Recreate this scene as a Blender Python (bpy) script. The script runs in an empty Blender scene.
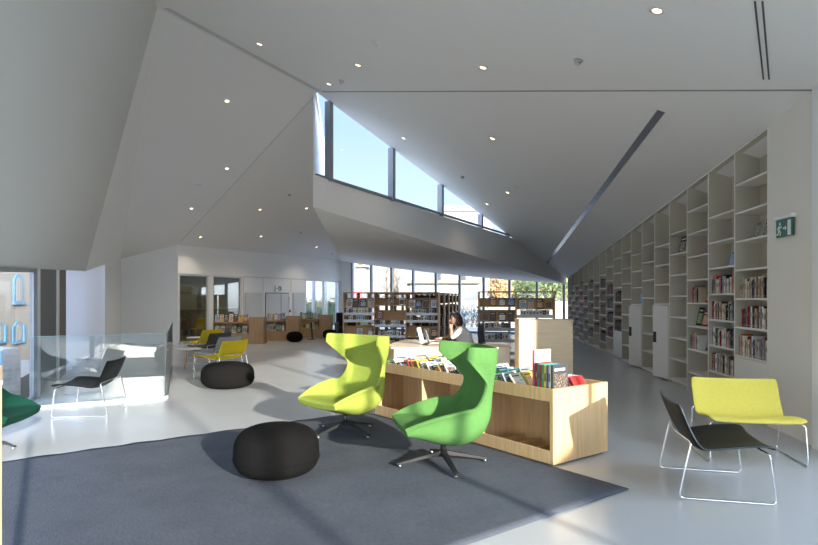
import bpy, bmesh, math, random
from mathutils import Vector, Matrix, Euler
random.seed(7)
SC = bpy.context.scene
COL = SC.collection
F, CX, HY, CH = 580.0, 409.0, 298.0, 1.6
V = Vector
PI = math.pi
def at(u, v, Y): return V(((u - CX) / F * Y, Y, CH + (HY - v) / F * Y))
def fl(u, v):
    Y = CH * F / (v - HY)
    return V(((u - CX) / F * Y, Y, 0))
def lerp(a, b, t): return a + (b - a) * t
ORD = ['first', 'second', 'third', 'fourth', 'fifth', 'sixth', 'seventh', 'eighth', 'ninth', 'tenth', 'eleventh', 'twelfth',
       'thirteenth', 'fourteenth', 'fifteenth', 'sixteenth', 'seventeenth', 'eighteenth', 'nineteenth', 'twentieth',
       'twenty-first', 'twenty-second', 'twenty-third', 'twenty-fourth', 'twenty-fifth', 'twenty-sixth']

# ------------------------------------------------------------------ materials
def srgb(r, g, b):
    f = lambda c: (c / 255 / 12.92) if c / 255 <= .04045 else ((c / 255 + .055) / 1.055) ** 2.4
    return (f(r), f(g), f(b))
_M = {}
def new_mat(name):
    m = bpy.data.materials.new(name); m.use_nodes = True
    nt = m.node_tree; nt.nodes.clear()
    out = nt.nodes.new('ShaderNodeOutputMaterial')
    return m, nt, out
def mat(name, col, rough=.5, metal=0., spec=.5, var=.08, vscale=6., bump=0., bscale=60., sheen=0., vstretch=(1, 1, 1), trans=0., coat=0.):
    if name in _M: return _M[name]
    m, nt, out = new_mat(name)
    b = nt.nodes.new('ShaderNodeBsdfPrincipled')
    tc = nt.nodes.new('ShaderNodeTexCoord'); mp = nt.nodes.new('ShaderNodeMapping')
    mp.inputs['Scale'].default_value = vstretch
    nt.links.new(tc.outputs['Object'], mp.inputs['Vector'])
    n = nt.nodes.new('ShaderNodeTexNoise'); n.inputs['Scale'].default_value = vscale; n.inputs['Detail'].default_value = 5
    nt.links.new(mp.outputs[0], n.inputs['Vector'])
    mix = nt.nodes.new('ShaderNodeMix'); mix.data_type = 'RGBA'
    mix.inputs[6].default_value = (*[c * (1 - var) for c in col], 1)
    mix.inputs[7].default_value = (*[min(1, c * (1 + var)) for c in col], 1)
    nt.links.new(n.outputs[0], mix.inputs[0]); nt.links.new(mix.outputs[2], b.inputs['Base Color'])
    b.inputs['Roughness'].default_value = rough; b.inputs['Metallic'].default_value = metal
    b.inputs['Specular IOR Level'].default_value = spec
    if sheen: b.inputs['Sheen Weight'].default_value = sheen
    if coat: b.inputs['Coat Weight'].default_value = coat
    if bump:
        n2 = nt.nodes.new('ShaderNodeTexNoise'); n2.inputs['Scale'].default_value = bscale; n2.inputs['Detail'].default_value = 4
        nt.links.new(mp.outputs[0], n2.inputs['Vector'])
        bp = nt.nodes.new('ShaderNodeBump'); bp.inputs['Strength'].default_value = bump; bp.inputs['Distance'].default_value = .01
        nt.links.new(n2.outputs[0], bp.inputs['Height']); nt.links.new(bp.outputs[0], b.inputs['Normal'])
    nt.links.new(b.outputs[0], out.inputs[0])
    _M[name] = m
    return m
def wood(name, c1, c2, stretch=(14, 14, .7), rough=.45):
    if name in _M: return _M[name]
    m, nt, out = new_mat(name)
    b = nt.nodes.new('ShaderNodeBsdfPrincipled')
    tc = nt.nodes.new('ShaderNodeTexCoord'); mp = nt.nodes.new('ShaderNodeMapping')
    mp.inputs['Scale'].default_value = stretch
    nt.links.new(tc.outputs['Object'], mp.inputs['Vector'])
    n = nt.nodes.new('ShaderNodeTexNoise'); n.inputs['Scale'].default_value = 2.4; n.inputs['Detail'].default_value = 6
    n.inputs['Roughness'].default_value = .65; n.inputs['Distortion'].default_value = .4
    nt.links.new(mp.outputs[0], n.inputs['Vector'])
    r = nt.nodes.new('ShaderNodeValToRGB')
    r.color_ramp.elements[0].position = .32; r.color_ramp.elements[0].color = (*c1, 1)
    r.color_ramp.elements[1].position = .68; r.color_ramp.elements[1].color = (*c2, 1)
    nt.links.new(n.outputs[0], r.inputs[0]); nt.links.new(r.outputs[0], b.inputs['Base Color'])
    b.inputs['Roughness'].default_value = rough; b.inputs['Specular IOR Level'].default_value = .35
    bp = nt.nodes.new('ShaderNodeBump'); bp.inputs['Strength'].default_value = .08; bp.inputs['Distance'].default_value = .004
    nt.links.new(n.outputs[0], bp.inputs['Height']); nt.links.new(bp.outputs[0], b.inputs['Normal'])
    nt.links.new(b.outputs[0], out.inputs[0])
    _M[name] = m
    return m
def glass(name, tint=(.94, .97, .97), ior=1.5, dirt=0.):
    if name in _M: return _M[name]
    m, nt, out = new_mat(name)
    t = nt.nodes.new('ShaderNodeBsdfTransparent'); t.inputs[0].default_value = (*tint, 1)
    g = nt.nodes.new('ShaderNodeBsdfGlossy'); g.inputs['Roughness'].default_value = .01
    lw = nt.nodes.new('ShaderNodeLayerWeight'); pw = nt.nodes.new('ShaderNodeMath'); pw.operation = 'POWER'; pw.inputs[1].default_value = 5
    fr = nt.nodes.new('ShaderNodeMath'); fr.operation = 'MULTIPLY_ADD'; f0 = ((ior - 1) / (ior + 1)) ** 2 * 1.6
    fr.inputs[1].default_value = .9 - f0; fr.inputs[2].default_value = f0
    nt.links.new(lw.outputs['Facing'], pw.inputs[0]); nt.links.new(pw.outputs[0], fr.inputs[0])
    mx = nt.nodes.new('ShaderNodeMixShader')
    nt.links.new(fr.outputs[0], mx.inputs[0]); nt.links.new(t.outputs[0], mx.inputs[1]); nt.links.new(g.outputs[0], mx.inputs[2])
    if dirt:
        d = nt.nodes.new('ShaderNodeBsdfDiffuse'); d.inputs[0].default_value = (.8, .88, .92, 1)
        m2 = nt.nodes.new('ShaderNodeMixShader'); m2.inputs[0].default_value = dirt
        nt.links.new(mx.outputs[0], m2.inputs[1]); nt.links.new(d.outputs[0], m2.inputs[2])
        nt.links.new(m2.outputs[0], out.inputs[0])
    else:
        nt.links.new(mx.outputs[0], out.inputs[0])
    _M[name] = m
    return m
def emis(name, col, s):
    if name in _M: return _M[name]
    m, nt, out = new_mat(name)
    e = nt.nodes.new('ShaderNodeEmission'); e.inputs[0].default_value = (*col, 1); e.inputs[1].default_value = s
    nt.links.new(e.outputs[0], out.inputs[0]); _M[name] = m
    return m
def cover_art(name, c1, c2, c3, scale=9., p1=.5, p2=.6):
    """printed cover: patches of three inks"""
    if name in _M: return _M[name]
    m, nt, out = new_mat(name)
    b = nt.nodes.new('ShaderNodeBsdfPrincipled'); b.inputs['Roughness'].default_value = .35
    tc = nt.nodes.new('ShaderNodeTexCoord')
    n = nt.nodes.new('ShaderNodeTexNoise'); n.inputs['Scale'].default_value = scale; n.inputs['Detail'].default_value = 2
    nt.links.new(tc.outputs['Object'], n.inputs['Vector'])
    r = nt.nodes.new('ShaderNodeValToRGB'); r.color_ramp.interpolation = 'CONSTANT'; b.inputs['Specular IOR Level'].default_value = .2
    r.color_ramp.elements[0].color = (*c1, 1)
    e = r.color_ramp.elements.new(p1); e.color = (*c2, 1)
    r.color_ramp.elements[-1].position = p2; r.color_ramp.elements[-1].color = (*c3, 1)
    nt.links.new(n.outputs[0], r.inputs[0]); nt.links.new(r.outputs[0], b.inputs['Base Color'])
    nt.links.new(b.outputs[0], out.inputs[0]); _M[name] = m
    return m

# ------------------------------------------------------------------ mesh builder
class MB:
    def __init__(s): s.bm = bmesh.new(); s.mi = 0
    def face(s, pts):
        f = s.bm.faces.new([s.bm.verts.new(p) for p in pts]); f.material_index = s.mi; return f
    def vf(s, vs, fs):
        bv = [s.bm.verts.new(p) for p in vs]
        for f in fs:
            try: s.bm.faces.new([bv[i] for i in f]).material_index = s.mi
            except ValueError: pass
    def box(s, x0, x1, y0, y1, z0, z1, M=None):
        P = [V((x, y, z)) for z in (z0, z1) for y in (y0, y1) for x in (x0, x1)]
        if M is not None: P = [M @ p for p in P]
        s.vf(P, [(0, 2, 3, 1), (4, 5, 7, 6), (0, 1, 5, 4), (2, 6, 7, 3), (0, 4, 6, 2), (1, 3, 7, 5)])
        return s
    def prism(s, poly, z0, z1):
        """poly: xy list; z0,z1 numbers or lists"""
        n = len(poly)
        a = z0 if isinstance(z0, (list, tuple)) else [z0] * n
        b = z1 if isinstance(z1, (list, tuple)) else [z1] * n
        vs = [V((p[0], p[1], a[i])) for i, p in enumerate(poly)] + [V((p[0], p[1], b[i])) for i, p in enumerate(poly)]
        fs = [tuple(range(n - 1, -1, -1)), tuple(range(n, 2 * n))] + [(i, (i + 1) % n, n + (i + 1) % n, n + i) for i in range(n)]
        s.vf(vs, fs); return s
    def slab(s, pts, off):
        """polygon pts extruded by vector off"""
        n = len(pts); off = V(off)
        vs = [V(p) for p in pts] + [V(p) + off for p in pts]
        fs = [tuple(range(n - 1, -1, -1)), tuple(range(n, 2 * n))] + [(i, (i + 1) % n, n + (i + 1) % n, n + i) for i in range(n)]
        s.vf(vs, fs); return s
    def bar(s, p0, p1, w, h=None, up=(0, 0, 1)):
        """rectangular bar"""
        p0, p1 = V(p0), V(p1); h = h or w
        d = (p1 - p0).normalized(); up = V(up)
        if abs(d.dot(up)) > .98: up = V((0, 1, 0))
        a = d.cross(up).normalized() * w / 2; b = a.cross(d).normalized() * h / 2
        s.vf([p + i * a + j * b for p in (p0, p1) for (i, j) in ((-1, -1), (1, -1), (1, 1), (-1, 1))],
             [(3, 2, 1, 0), (4, 5, 6, 7)] + [(i, (i + 1) % 4, 4 + (i + 1) % 4, 4 + i) for i in range(4)])
        return s
    def cyl(s, p0, p1, r0, r1=None, n=16):
        return s.tube([p0, p1], [r0, r0 if r1 is None else r1], n)
    def tube(s, pts, r, n=10, closed=False):
        pts = [V(p) for p in pts]; k = len(pts)
        rs = r if isinstance(r, (list, tuple)) else [r] * k
        rings = []; prev = None
        for i, p in enumerate(pts):
            if closed: t = pts[(i + 1) % k] - pts[i - 1]
            else: t = pts[min(i + 1, k - 1)] - pts[max(i - 1, 0)]
            t.normalize()
            if prev is None:
                a = t.orthogonal().normalized()
            else:
                a = (prev - t * prev.dot(t))
                a = a.normalized() if a.length > 1e-6 else t.orthogonal().normalized()
            prev = a; b = t.cross(a)
            rings.append([s.bm.verts.new(p + (a * math.cos(2 * PI * j / n) + b * math.sin(2 * PI * j / n)) * rs[i]) for j in range(n)])
        for i in range(k if closed else k - 1):
            A, B = rings[i], rings[(i + 1) % k]
            for j in range(n):
                f = s.bm.faces.new([A[j], A[(j + 1) % n], B[(j + 1) % n], B[j]]); f.material_index = s.mi; f.smooth = True
        if not closed:
            s.bm.faces.new(rings[0][::-1]).material_index = s.mi; s.bm.faces.new(rings[-1]).material_index = s.mi
        return s
    def lathe(s, prof, n=32, c=(0, 0, 0)):
        """prof: (r,z) list, closed on the axis where r==0"""
        c = V(c); rings = []
        for r, z in prof:
            if r < 1e-6: rings.append([s.bm.verts.new(c + V((0, 0, z)))])
            else: rings.append([s.bm.verts.new(c + V((r * math.cos(2 * PI * j / n), r * math.sin(2 * PI * j / n), z))) for j in range(n)])
        for A, B in zip(rings, rings[1:]):
            for j in range(n):
                q = [A[j % len(A)], A[(j + 1) % len(A)], B[(j + 1) % len(B)], B[j % len(B)]]
                q = list(dict.fromkeys(q))
                if len(q) > 2:
                    f = s.bm.faces.new(q); f.material_index = s.mi; f.smooth = True
        return s
    def grid(s, P, smooth=True, close=False):
        nv = [[s.bm.verts.new(p) for p in row] for row in P]
        for i in range(len(nv) - 1):
            for j in range(len(nv[0]) - 1):
                f = s.bm.faces.new([nv[i][j], nv[i][j + 1], nv[i + 1][j + 1], nv[i + 1][j]]); f.smooth = smooth; f.material_index = s.mi
        return nv
    def ball(s, c, r, n=16, m=10):
        c = V(c); r = V(r) if hasattr(r, '__len__') else V((r, r, r))
        P = []
        for i in range(1, m):
            th = PI * i / m
            P.append([c + V((r.x * math.sin(th) * math.cos(2 * PI * j / n), r.y * math.sin(th) * math.sin(2 * PI * j / n), r.z * math.cos(th))) for j in range(n)])
        vs = [[s.bm.verts.new(p) for p in row] for row in P]
        t = s.bm.verts.new(c + V((0, 0, r.z))); b = s.bm.verts.new(c - V((0, 0, r.z)))
        fs = []
        for j in range(n):
            fs.append(s.bm.faces.new([t, vs[0][j], vs[0][(j + 1) % n]])); fs.append(s.bm.faces.new([b, vs[-1][(j + 1) % n], vs[-1][j]]))
            for i in range(m - 2):
                fs.append(s.bm.faces.new([vs[i][j], vs[i + 1][j], vs[i + 1][(j + 1) % n], vs[i][(j + 1) % n]]))
        for f in fs: f.smooth = True; f.material_index = s.mi
        return s
    def mesh(s, name, mats, recalc=True, smooth=False):
        if recalc: bmesh.ops.recalc_face_normals(s.bm, faces=s.bm.faces)
        if smooth:
            for f in s.bm.faces: f.smooth = True
        me = bpy.data.meshes.new(name); s.bm.to_mesh(me); s.bm.free()
        for m in (mats if isinstance(mats, (list, tuple)) else [mats]): me.materials.append(m)
        return me
    def build(s, name, mats, parent=None, bevel=0., smooth=False, subsurf=0, recalc=True, loc=None, rz=0., bseg=2):
        me = s.mesh(name, mats, recalc, smooth)
        o = bpy.data.objects.new(name, me); COL.objects.link(o)
        if parent is not None: o.parent = parent
        if loc is not None: o.location = loc
        if rz: o.rotation_euler.z = rz
        if bevel:
            b = o.modifiers.new('bevel', 'BEVEL'); b.width = bevel; b.segments = bseg; b.limit_method = 'ANGLE'
        if subsurf:
            q = o.modifiers.new('sub', 'SUBSURF'); q.levels = q.render_levels = subsurf
        return o
def tag(o, label=None, cat=None, group=None, kind=None):
    if label: o['label'] = label
    if cat: o['category'] = cat
    if group: o['group'] = group
    if kind: o['kind'] = kind
    return o
def thing(name, label, cat, loc=(0, 0, 0), rz=0., group=None):
    o = bpy.data.objects.new(name, None); COL.objects.link(o); o.empty_display_size = .1
    o.location = loc; o.rotation_euler = (0, 0, rz)
    return tag(o, label, cat, group)
def copy_tree(o, parent=None):
    c = o.copy(); COL.objects.link(c); c.parent = parent
    for ch in list(o.children): copy_tree(ch, c)
    return c
def dup(o, loc, rz, label, group=None):
    c = copy_tree(o); c.location = loc; c.rotation_euler = (0, 0, rz); c['label'] = label
    if group: c['group'] = group
    return c
def setmat(root, child, m):
    """give a copied thing's part its own mesh data with another material"""
    for ch in root.children:
        if ch.name.split('.')[0] == child:
            ch.data = ch.data.copy(); ch.data.materials[0] = m
def struct(o, label=None, cat=None):
    o['kind'] = 'structure'
    if label: o['label'] = label
    if cat: o['category'] = cat
    return o

M_ceil = mat('white_ceiling_paint', (.80, .785, .76), .8, spec=.2, var=.015, vscale=.7)
M_wall = mat('white_wall_paint', (.87, .865, .85), .75, spec=.25, var=.015, vscale=.8)
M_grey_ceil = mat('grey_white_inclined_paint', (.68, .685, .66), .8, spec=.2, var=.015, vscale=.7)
M_joint = mat('grey_joint', (.26, .255, .25), .8)
M_gap = mat('dark_joint', (.10, .10, .10), .8)
M_band = mat('grey_recess_band', (.58, .57, .56), .8, var=.03)
M_shelf = mat('white_lacquered_shelf', (.74, .715, .66), .5, spec=.3, var=.02, vscale=2)
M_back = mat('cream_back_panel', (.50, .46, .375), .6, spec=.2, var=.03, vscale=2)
M_oak = wood('pale_oak_veneer', srgb(196, 160, 115), srgb(219, 187, 142))
M_oak_h = wood('bleached_oak_horizontal', srgb(208, 184, 148), srgb(224, 204, 172), (.7, 14, 14))
M_walnut = wood('brown_oak_veneer', srgb(152, 122, 90), srgb(182, 150, 114))
M_chrome = mat('chrome_tube', (.82, .83, .84), .12, 1., var=.02)
M_steel = mat('brushed_steel', (.55, .56, .58), .3, 1., var=.04)
M_alu = mat('grey_aluminium_frame', (.30, .32, .35), .45, .6, var=.04)
M_wframe = mat('white_aluminium_frame', (.72, .72, .72), .4, .1, var=.02)
M_glass = glass('clear_window_glass')
M_rail = glass('blue_green_railing_glass', (.90, .95, .96), 1.55, .02)
M_black = mat('black_matt_plastic', (.015, .015, .016), .5, var=.2)
M_leather = mat('black_leather', (.012, .0115, .012), .5, spec=.15, var=.25, vscale=18, bump=.15, bscale=140)
M_blackfab = mat('black_knit_fabric', (.030, .029, .030), .9, spec=.2, var=.25, vscale=40, bump=.3, bscale=160, sheen=.15)
SUN_E, SKY_E, SKY_GLOW, EXPO = 7.0, 0.9, 5.8, 0.84
# ------------------------------------------------------------------ the folded shell: corner points
P0 = V((4.365, 6.28, 3.83)); Q = V((-2.0, 12.5, 6.04)); R = V((-4.21, 9.69, 6.445)); P2 = V((6.78, 25.0, 2.46))
C0 = V((-10.23, 20.6, 3.0)); W1 = V((-7.97, 20.0, 3.43)); W2 = V((-3.36, 29.0, 3.5))
E0 = V((-5.17, 7.34, 1.99)); E1 = V((-8.53, 15.3, 2.31))
TB = V((-2.03, 12.3, 3.53)); TT = V((-2.03, 12.25, 4.22)); PB = V((6.78, 25.0, 2.2))
def planez(a, b, c):
    n = (b - a).cross(c - a)
    return lambda x, y: a.z - (n.x * (x - a.x) + n.y * (y - a.y)) / n.z
zA, zB, zC, zD = planez(P0, Q, R), planez(P0, Q, P2), planez(R, Q, W1), planez(Q, W1, W2)
def XL(Y): return E0.x + (E1.x - E0.x) * (Y - E0.y) / (E1.y - E0.y)
def ZL(Y): return E0.z + (E1.z - E0.z) * (Y - E0.y) / (E1.y - E0.y)
def wx(Y): return 3.555 + .129 * Y
F0 = V((wx(6.19), 6.19, 0)); F1 = V((4.95, -9, 0)); B1 = V((XL(-9), -9, 0))
EA = V((2.574, -9, 0)); EA.z = zA(EA.x, EA.y)
def hit(u, v, zf, y0=2., y1=40.):
    """where the sight line through a pixel meets a sloping plane"""
    f = lambda Y: at(u, v, Y).z - zf(at(u, v, Y).x, Y)
    a, b = y0, y1
    for _ in range(60):
        m = (a + b) / 2
        if f(a) * f(m) <= 0: b = m
        else: a = m
    return at(u, v, a)

# floor: polished concrete
def floor_mat():
    m, nt, out = new_mat('polished_concrete')
    b = nt.nodes.new('ShaderNodeBsdfPrincipled'); tc = nt.nodes.new('ShaderNodeTexCoord')
    n = nt.nodes.new('ShaderNodeTexNoise'); n.inputs['Scale'].default_value = .5; n.inputs['Detail'].default_value = 3; n.inputs['Roughness'].default_value = .6
    n2 = nt.nodes.new('ShaderNodeTexNoise'); n2.inputs['Scale'].default_value = 1.2; n2.inputs['Detail'].default_value = 3
    for q in (n, n2): nt.links.new(tc.outputs['Object'], q.inputs['Vector'])
    r = nt.nodes.new('ShaderNodeValToRGB')
    r.color_ramp.elements[0].position = .3; r.color_ramp.elements[0].color = (.455, .475, .488, 1)
    r.color_ramp.elements[1].position = .7; r.color_ramp.elements[1].color = (.49, .508, .52, 1)
    nt.links.new(n.outputs[0], r.inputs[0]); nt.links.new(r.outputs[0], b.inputs['Base Color'])
    mr = nt.nodes.new('ShaderNodeMapRange'); mr.inputs[3].default_value = .22; mr.inputs[4].default_value = .27
    nt.links.new(n2.outputs[0], mr.inputs[0]); nt.links.new(mr.outputs[0], b.inputs['Roughness'])
    b.inputs['Specular IOR Level'].default_value = .6
    nt.links.new(b.outputs[0], out.inputs[0]); return m
M_floor = floor_mat()
fp = [(B1.x - .1, -9.1), (5.1, -9.1), (F0.x + .12, 6.15), (wx(7.2) + .45, 7.1), (wx(25) + .45, 25.0), (W2.x, W2.y), (W1.x, W1.y), (C0.x, C0.y + .1), (E1.x - .1, E1.y)]
o = MB().prism(fp, -.25, 0).build('floor', M_floor); struct(o, 'pale polished concrete floor of the reading room', 'floor')

# ceilings and inclined planes
def sheet(name, pts, m, label, cat='ceiling', thick=.12, outward=(0, 0, 1)):
    o = MB().slab(pts, V(outward) * thick).build(name, m)
    return struct(o, label, cat)
YF = 4.2
def xF(Y): return lerp(F0.x, F1.x, (F0.y - Y) / (F0.y - F1.y))
def zF(Y): return zA(xF(Y), Y) if Y >= YF else lerp(zA(xF(YF), YF), 5.1, (YF - Y) / (YF + 9))
SF = V((xF(YF), YF, zF(YF))); SE = V((-4.21 + .363 * 6.69, 3, 0)); SE.z = zA(SE.x, SE.y)
EA = V((3.43, -9, 5.1)); FB = V((F1.x, -9, zF(-9)))
sheet_A2 = [SF, SE, EA, FB]
A_pts = [P0, Q, R, SE, SF, V((F0.x, F0.y, zA(F0.x, F0.y)))]
sheet('ceiling', A_pts, M_ceil, 'upper white ceiling plane with round downlights above the lounge', thick=.15)
sheet('ceiling', sheet_A2, M_ceil, 'white ceiling plane rising again over the near end of the room', thick=.15)
def outw(p, k):
    q = p + nW0 * k; return V((q.x, q.y, zB(q.x, q.y)))
nW0 = V((.9918, -.128, 0))
sheet('ceiling', [P0, outw(P0, .5), outw(P2, .5), P2, Q], M_ceil, 'white ceiling triangle sloping down to the tall white bookcase wall', thick=.15)
sheet('ceiling', [R, Q, W1, C0], M_ceil, 'white ceiling plane falling towards the back left wall', thick=.15)
sheet('ceiling', [Q, W2, W1], M_ceil, 'white ceiling plane between the glazed doors wall and the clerestory', thick=.15)
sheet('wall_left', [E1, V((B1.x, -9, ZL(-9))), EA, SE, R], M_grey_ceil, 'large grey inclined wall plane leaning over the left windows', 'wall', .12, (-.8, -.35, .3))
sheet('wall_left_fold', [R, E1, C0], M_wall, 'narrow pale triangular fold between two ceiling planes', 'wall', .12, (-1, 0, .1))
# fascia below the clerestory and the warped soffit behind it
g = (Q, P2)
def cl(t): return lerp(Q, P2, t)
TC = .638
def ftop(t):
    p = cl(t); z0, z1 = 4.22, cl(TC).z - .02
    return V((p.x, p.y, lerp(z0, z1, t / TC) if t < TC else p.z + .04))
def fbot(t): return lerp(TB, PB, t)
b = MB()
N = 24
b.grid([[ (TT if i == 0 else ftop(i / N)), fbot(i / N)] for i in range(N + 1)])
def zh(t): return lerp(3.42, 2.2, t) - .10 * math.sin(PI * t)
def head(t):
    p = lerp(W2, P2, t); return V((p.x, p.y, zh(t)))
sof = [[lerp(fbot(i / N), head(i / N), j / 12) for j in range(13)] for i in range(N + 1)]
o = b.build('wall_fascia', M_ceil, recalc=False); struct(o, 'white folded fascia running below the clerestory glazing', 'wall')
o = MB(); o.grid(sof); o = o.build('ceiling_soffit', M_ceil); struct(o, 'warped white soffit sweeping from the fascia down to the far windows', 'ceiling')
b = MB(); b.grid([[ftop(i / N * TC), head(i / N * TC) + V((0, 0, .45))] for i in range(N + 1)])
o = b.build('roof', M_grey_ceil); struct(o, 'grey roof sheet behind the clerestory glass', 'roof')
# upright reveal between the sloping ceiling and the soffit
K = 10
rev = []
for i in range(K + 1):
    p = lerp(TB, head(0), i / K); rev.append([p, V((p.x, p.y, max(p.z + .02, zD(p.x, p.y))))])
b = MB(); b.grid(rev, smooth=False); o = b.build('wall_reveal', M_wall); struct(o, 'white upright reveal at the left end of the clerestory', 'wall')
# clerestory glazing
wroot = MB(); msp = [.0263, .1779, .3313, .489, TC - .02]
for t in msp:
    wroot.bar(ftop(t) - V((0, 0, .02)), cl(t), .11, .16, (.82, -.57, 0))
wroot.bar(ftop(0) + V((0, 0, .03)), ftop(TC) + V((0, 0, .0)), .06, .06)
wroot = wroot.build('window_2', M_alu); struct(wroot, 'triangular clerestory window with four grey mullions', 'window')
b = MB(); b.face([ftop(0), ftop(TC), cl(TC), cl(0)]); b.build('glass', M_glass, wroot)

# walls at the back left
MBk = Matrix.Translation((W1.x, W1.y, 0)) @ Matrix.Rotation(math.atan2(9, 4.61), 4, 'Z')
RBk = math.atan2(9, 4.61)
def dU(u):
    k = (u - CX) / F; return (7.97 + 20 * k) / (.456 - .89 * k)
L2 = 10.11; HD = 2.44
def zt(d): return lerp(3.43, 3.5, d / L2)
b = MB()
def wp(x0, x1, z0, z1a, z1b):
    b.prism([(x0, 0), (x1, 0), (x1, .2), (x0, .2)], z0, [z1a, z1b, z1b, z1a])
op = [(.04, dU(209.5)), (dU(213), dU(242)), (dU(306), 9.98)]
wp(0, L2, HD, zt(0) + .05, zt(L2) + .05)
for x0, x1 in ((op[0][1], op[1][0]), (op[1][1], op[2][0]), (9.98, L2)): wp(x0, x1, 0, HD, HD)
o = b.build('wall_back', M_wall, loc=(W1.x, W1.y, 0), rz=RBk); struct(o, 'white back wall with doors and tinted glass panels', 'wall')
b = MB()
top = [(E1.x, E1.y), ]
pA, pB = lerp(E1, C0, .47), C0
b.slab([V((pA.x, pA.y, 0)), V((pB.x, pB.y, 0)), pB + V((0, 0, .1)), pA + V((0, 0, .1))], (-.2, 0, 0))
o = b.build('wall_side', M_wall); struct(o, 'white wall beside the pleated blinds', 'wall')
b = MB(); b.slab([V((C0.x, C0.y, 0)), V((W1.x, W1.y, 0)), W1 + V((0, 0, .1)), C0 + V((0, 0, .1))], (0, .2, 0))
o = b.build('wall_back_left', M_wall); struct(o, 'white frontal wall behind the glass railing', 'wall')

M_tint = glass('smoked_grey_green_glass', (.84, .85, .79), 1.9)
for i, (x0, x1) in enumerate(op):
    b = MB()
    for x in (x0 + .03, x1 - .03): b.box(x - .03, x + .03, .03, .12, 0, HD)
    for z in (.04, HD - .03): b.box(x0, x1, .03, .12, z - .03, z + .03)
    if i == 2:
        for k in (1, ): b.box(lerp(x0, x1, .52) - .035, lerp(x0, x1, .52) + .035, .03, .12, 0, HD)
    w = b.build('window_%d' % (4 + i), M_wframe, loc=(W1.x, W1.y, 0), rz=RBk)
    struct(w, ['first smoked glass panel in the back wall', 'second smoked glass panel beside the doors', 'clear window at the right end of the back wall'][i], 'window')
    b = MB(); b.box(x0 + .03, x1 - .03, .07, .085, .05, HD - .05); b.build('glass', M_tint if i < 2 else M_glass, w)
# doors drawn by fine joints in the wall
M_door = mat('white_door_paint', (.62, .615, .60), .5, var=.015)
for i, (u0, u1, ul) in enumerate(((245, 261.5, None), (265.5, 288.2, 280.5), (293, 304.5, None))):
    x0, x1 = dU(u0), dU(u1); zt_ = CH + (HY - 294) / F * (20 + .89 * (x0 + x1) / 2) + .02
    b = MB(); b.box(x0, x1, -.03, -.001, .005, zt_)
    d = b.build('door_%d' % (i + 1), M_door, loc=(W1.x, W1.y, 0), rz=RBk, bevel=.008)
    struct(d, ['flush white door next to the smoked glass', 'double white door below the exit sign', 'narrow white door beside the window'][i], 'door')
    b = MB()
    if ul: xm = dU(ul); b.box(xm - .012, xm + .012, -.034, -.028, .02, zt_)
    b.box(x0 - .03, x0, -.012, -.001, 0, zt_ + .03); b.box(x1, x1 + .03, -.012, -.001, 0, zt_ + .03); b.box(x0, x1, -.012, -.001, zt_, zt_ + .03)
    b.build('door_joint', M_gap if ul else M_band, d)
    b = MB(); hx = x0 + .1 if not ul else xm + .1
    b.tube([(hx, -.03, .95), (hx, -.075, .95), (hx + .12, -.075, .95)], .011, 8); b.build('door_handle', M_steel, d)
# upper panel joints of that wall
b = MB()
for u in (243.5, 263, 291):
    x = dU(u); b.box(x - .012, x + .012, -.006, -.001, 0, HD)
b.box(dU(243.5), op[2][0], -.006, -.001, HD - .015, HD + .015)
o = b.build('trim_1', M_band, loc=(W1.x, W1.y, 0), rz=RBk); struct(o, 'fine grey panel joints above the doors', 'trim')

# small room behind the smoked glass
M_olive = mat('olive_grey_room_paint', (.24, .235, .19), .8, var=.03)
b = MB(); x0, x1, y0, y1, h = .16, 3.5, .2, 4.2, 2.7
b.slab([(x0, y0, 0), (x0, y1, 0), (x0, y1, h), (x0, y0, h)], (-.1, 0, 0)); b.slab([(x1, y0, 0), (x1, y1, 0), (x1, y1, h), (x1, y0, h)], (.1, 0, 0))
b.slab([(x0, y1, 0), (x1, y1, 0), (x1, y1, h), (x0, y1, h)], (0, .1, 0))
o = b.build('wall_glass_room', M_olive, loc=(W1.x, W1.y, 0), rz=RBk); struct(o, 'olive grey walls of the small room behind the smoked glass', 'wall')
o = MB().box(x0, x1, y0, y1, h, h + .1).build('ceiling_glass_room', M_olive, loc=(W1.x, W1.y, 0), rz=RBk); struct(o, 'olive ceiling of the small room behind smoked glass', 'ceiling')
o = MB().box(x0 - .1, x1 + .1, y0, y1 + .1, -.1, 0).build('floor_glass_room', mat('grey_lino', (.2, .2, .2), .5), loc=(W1.x, W1.y, 0), rz=RBk); struct(o, 'grey floor of the small room', 'floor')
M_blind = mat('olive_roller_blind', (.36, .36, .30), .8, var=.04, vscale=3)
for i, (x0, x1) in enumerate(op[:2]):
    r = thing('roller_blind', 'olive grey roller blind behind the %s smoked glass panel' % ['first', 'second'][i], 'blind', MBk @ V(((x0 + x1) / 2, .2, HD)), RBk)
    w = (x1 - x0) / 2 - .02
    MB().box(-w, w, .03, .034, -1.22, -.02).build('cloth', M_blind, r)
    MB().cyl((-w, .04, -.02), (w, .04, -.02), .025, n=12).build('roller', M_steel, r)
    MB().box(-w, w, .022, .042, -1.25, -1.22).build('bottom_bar', M_steel, r)

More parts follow.
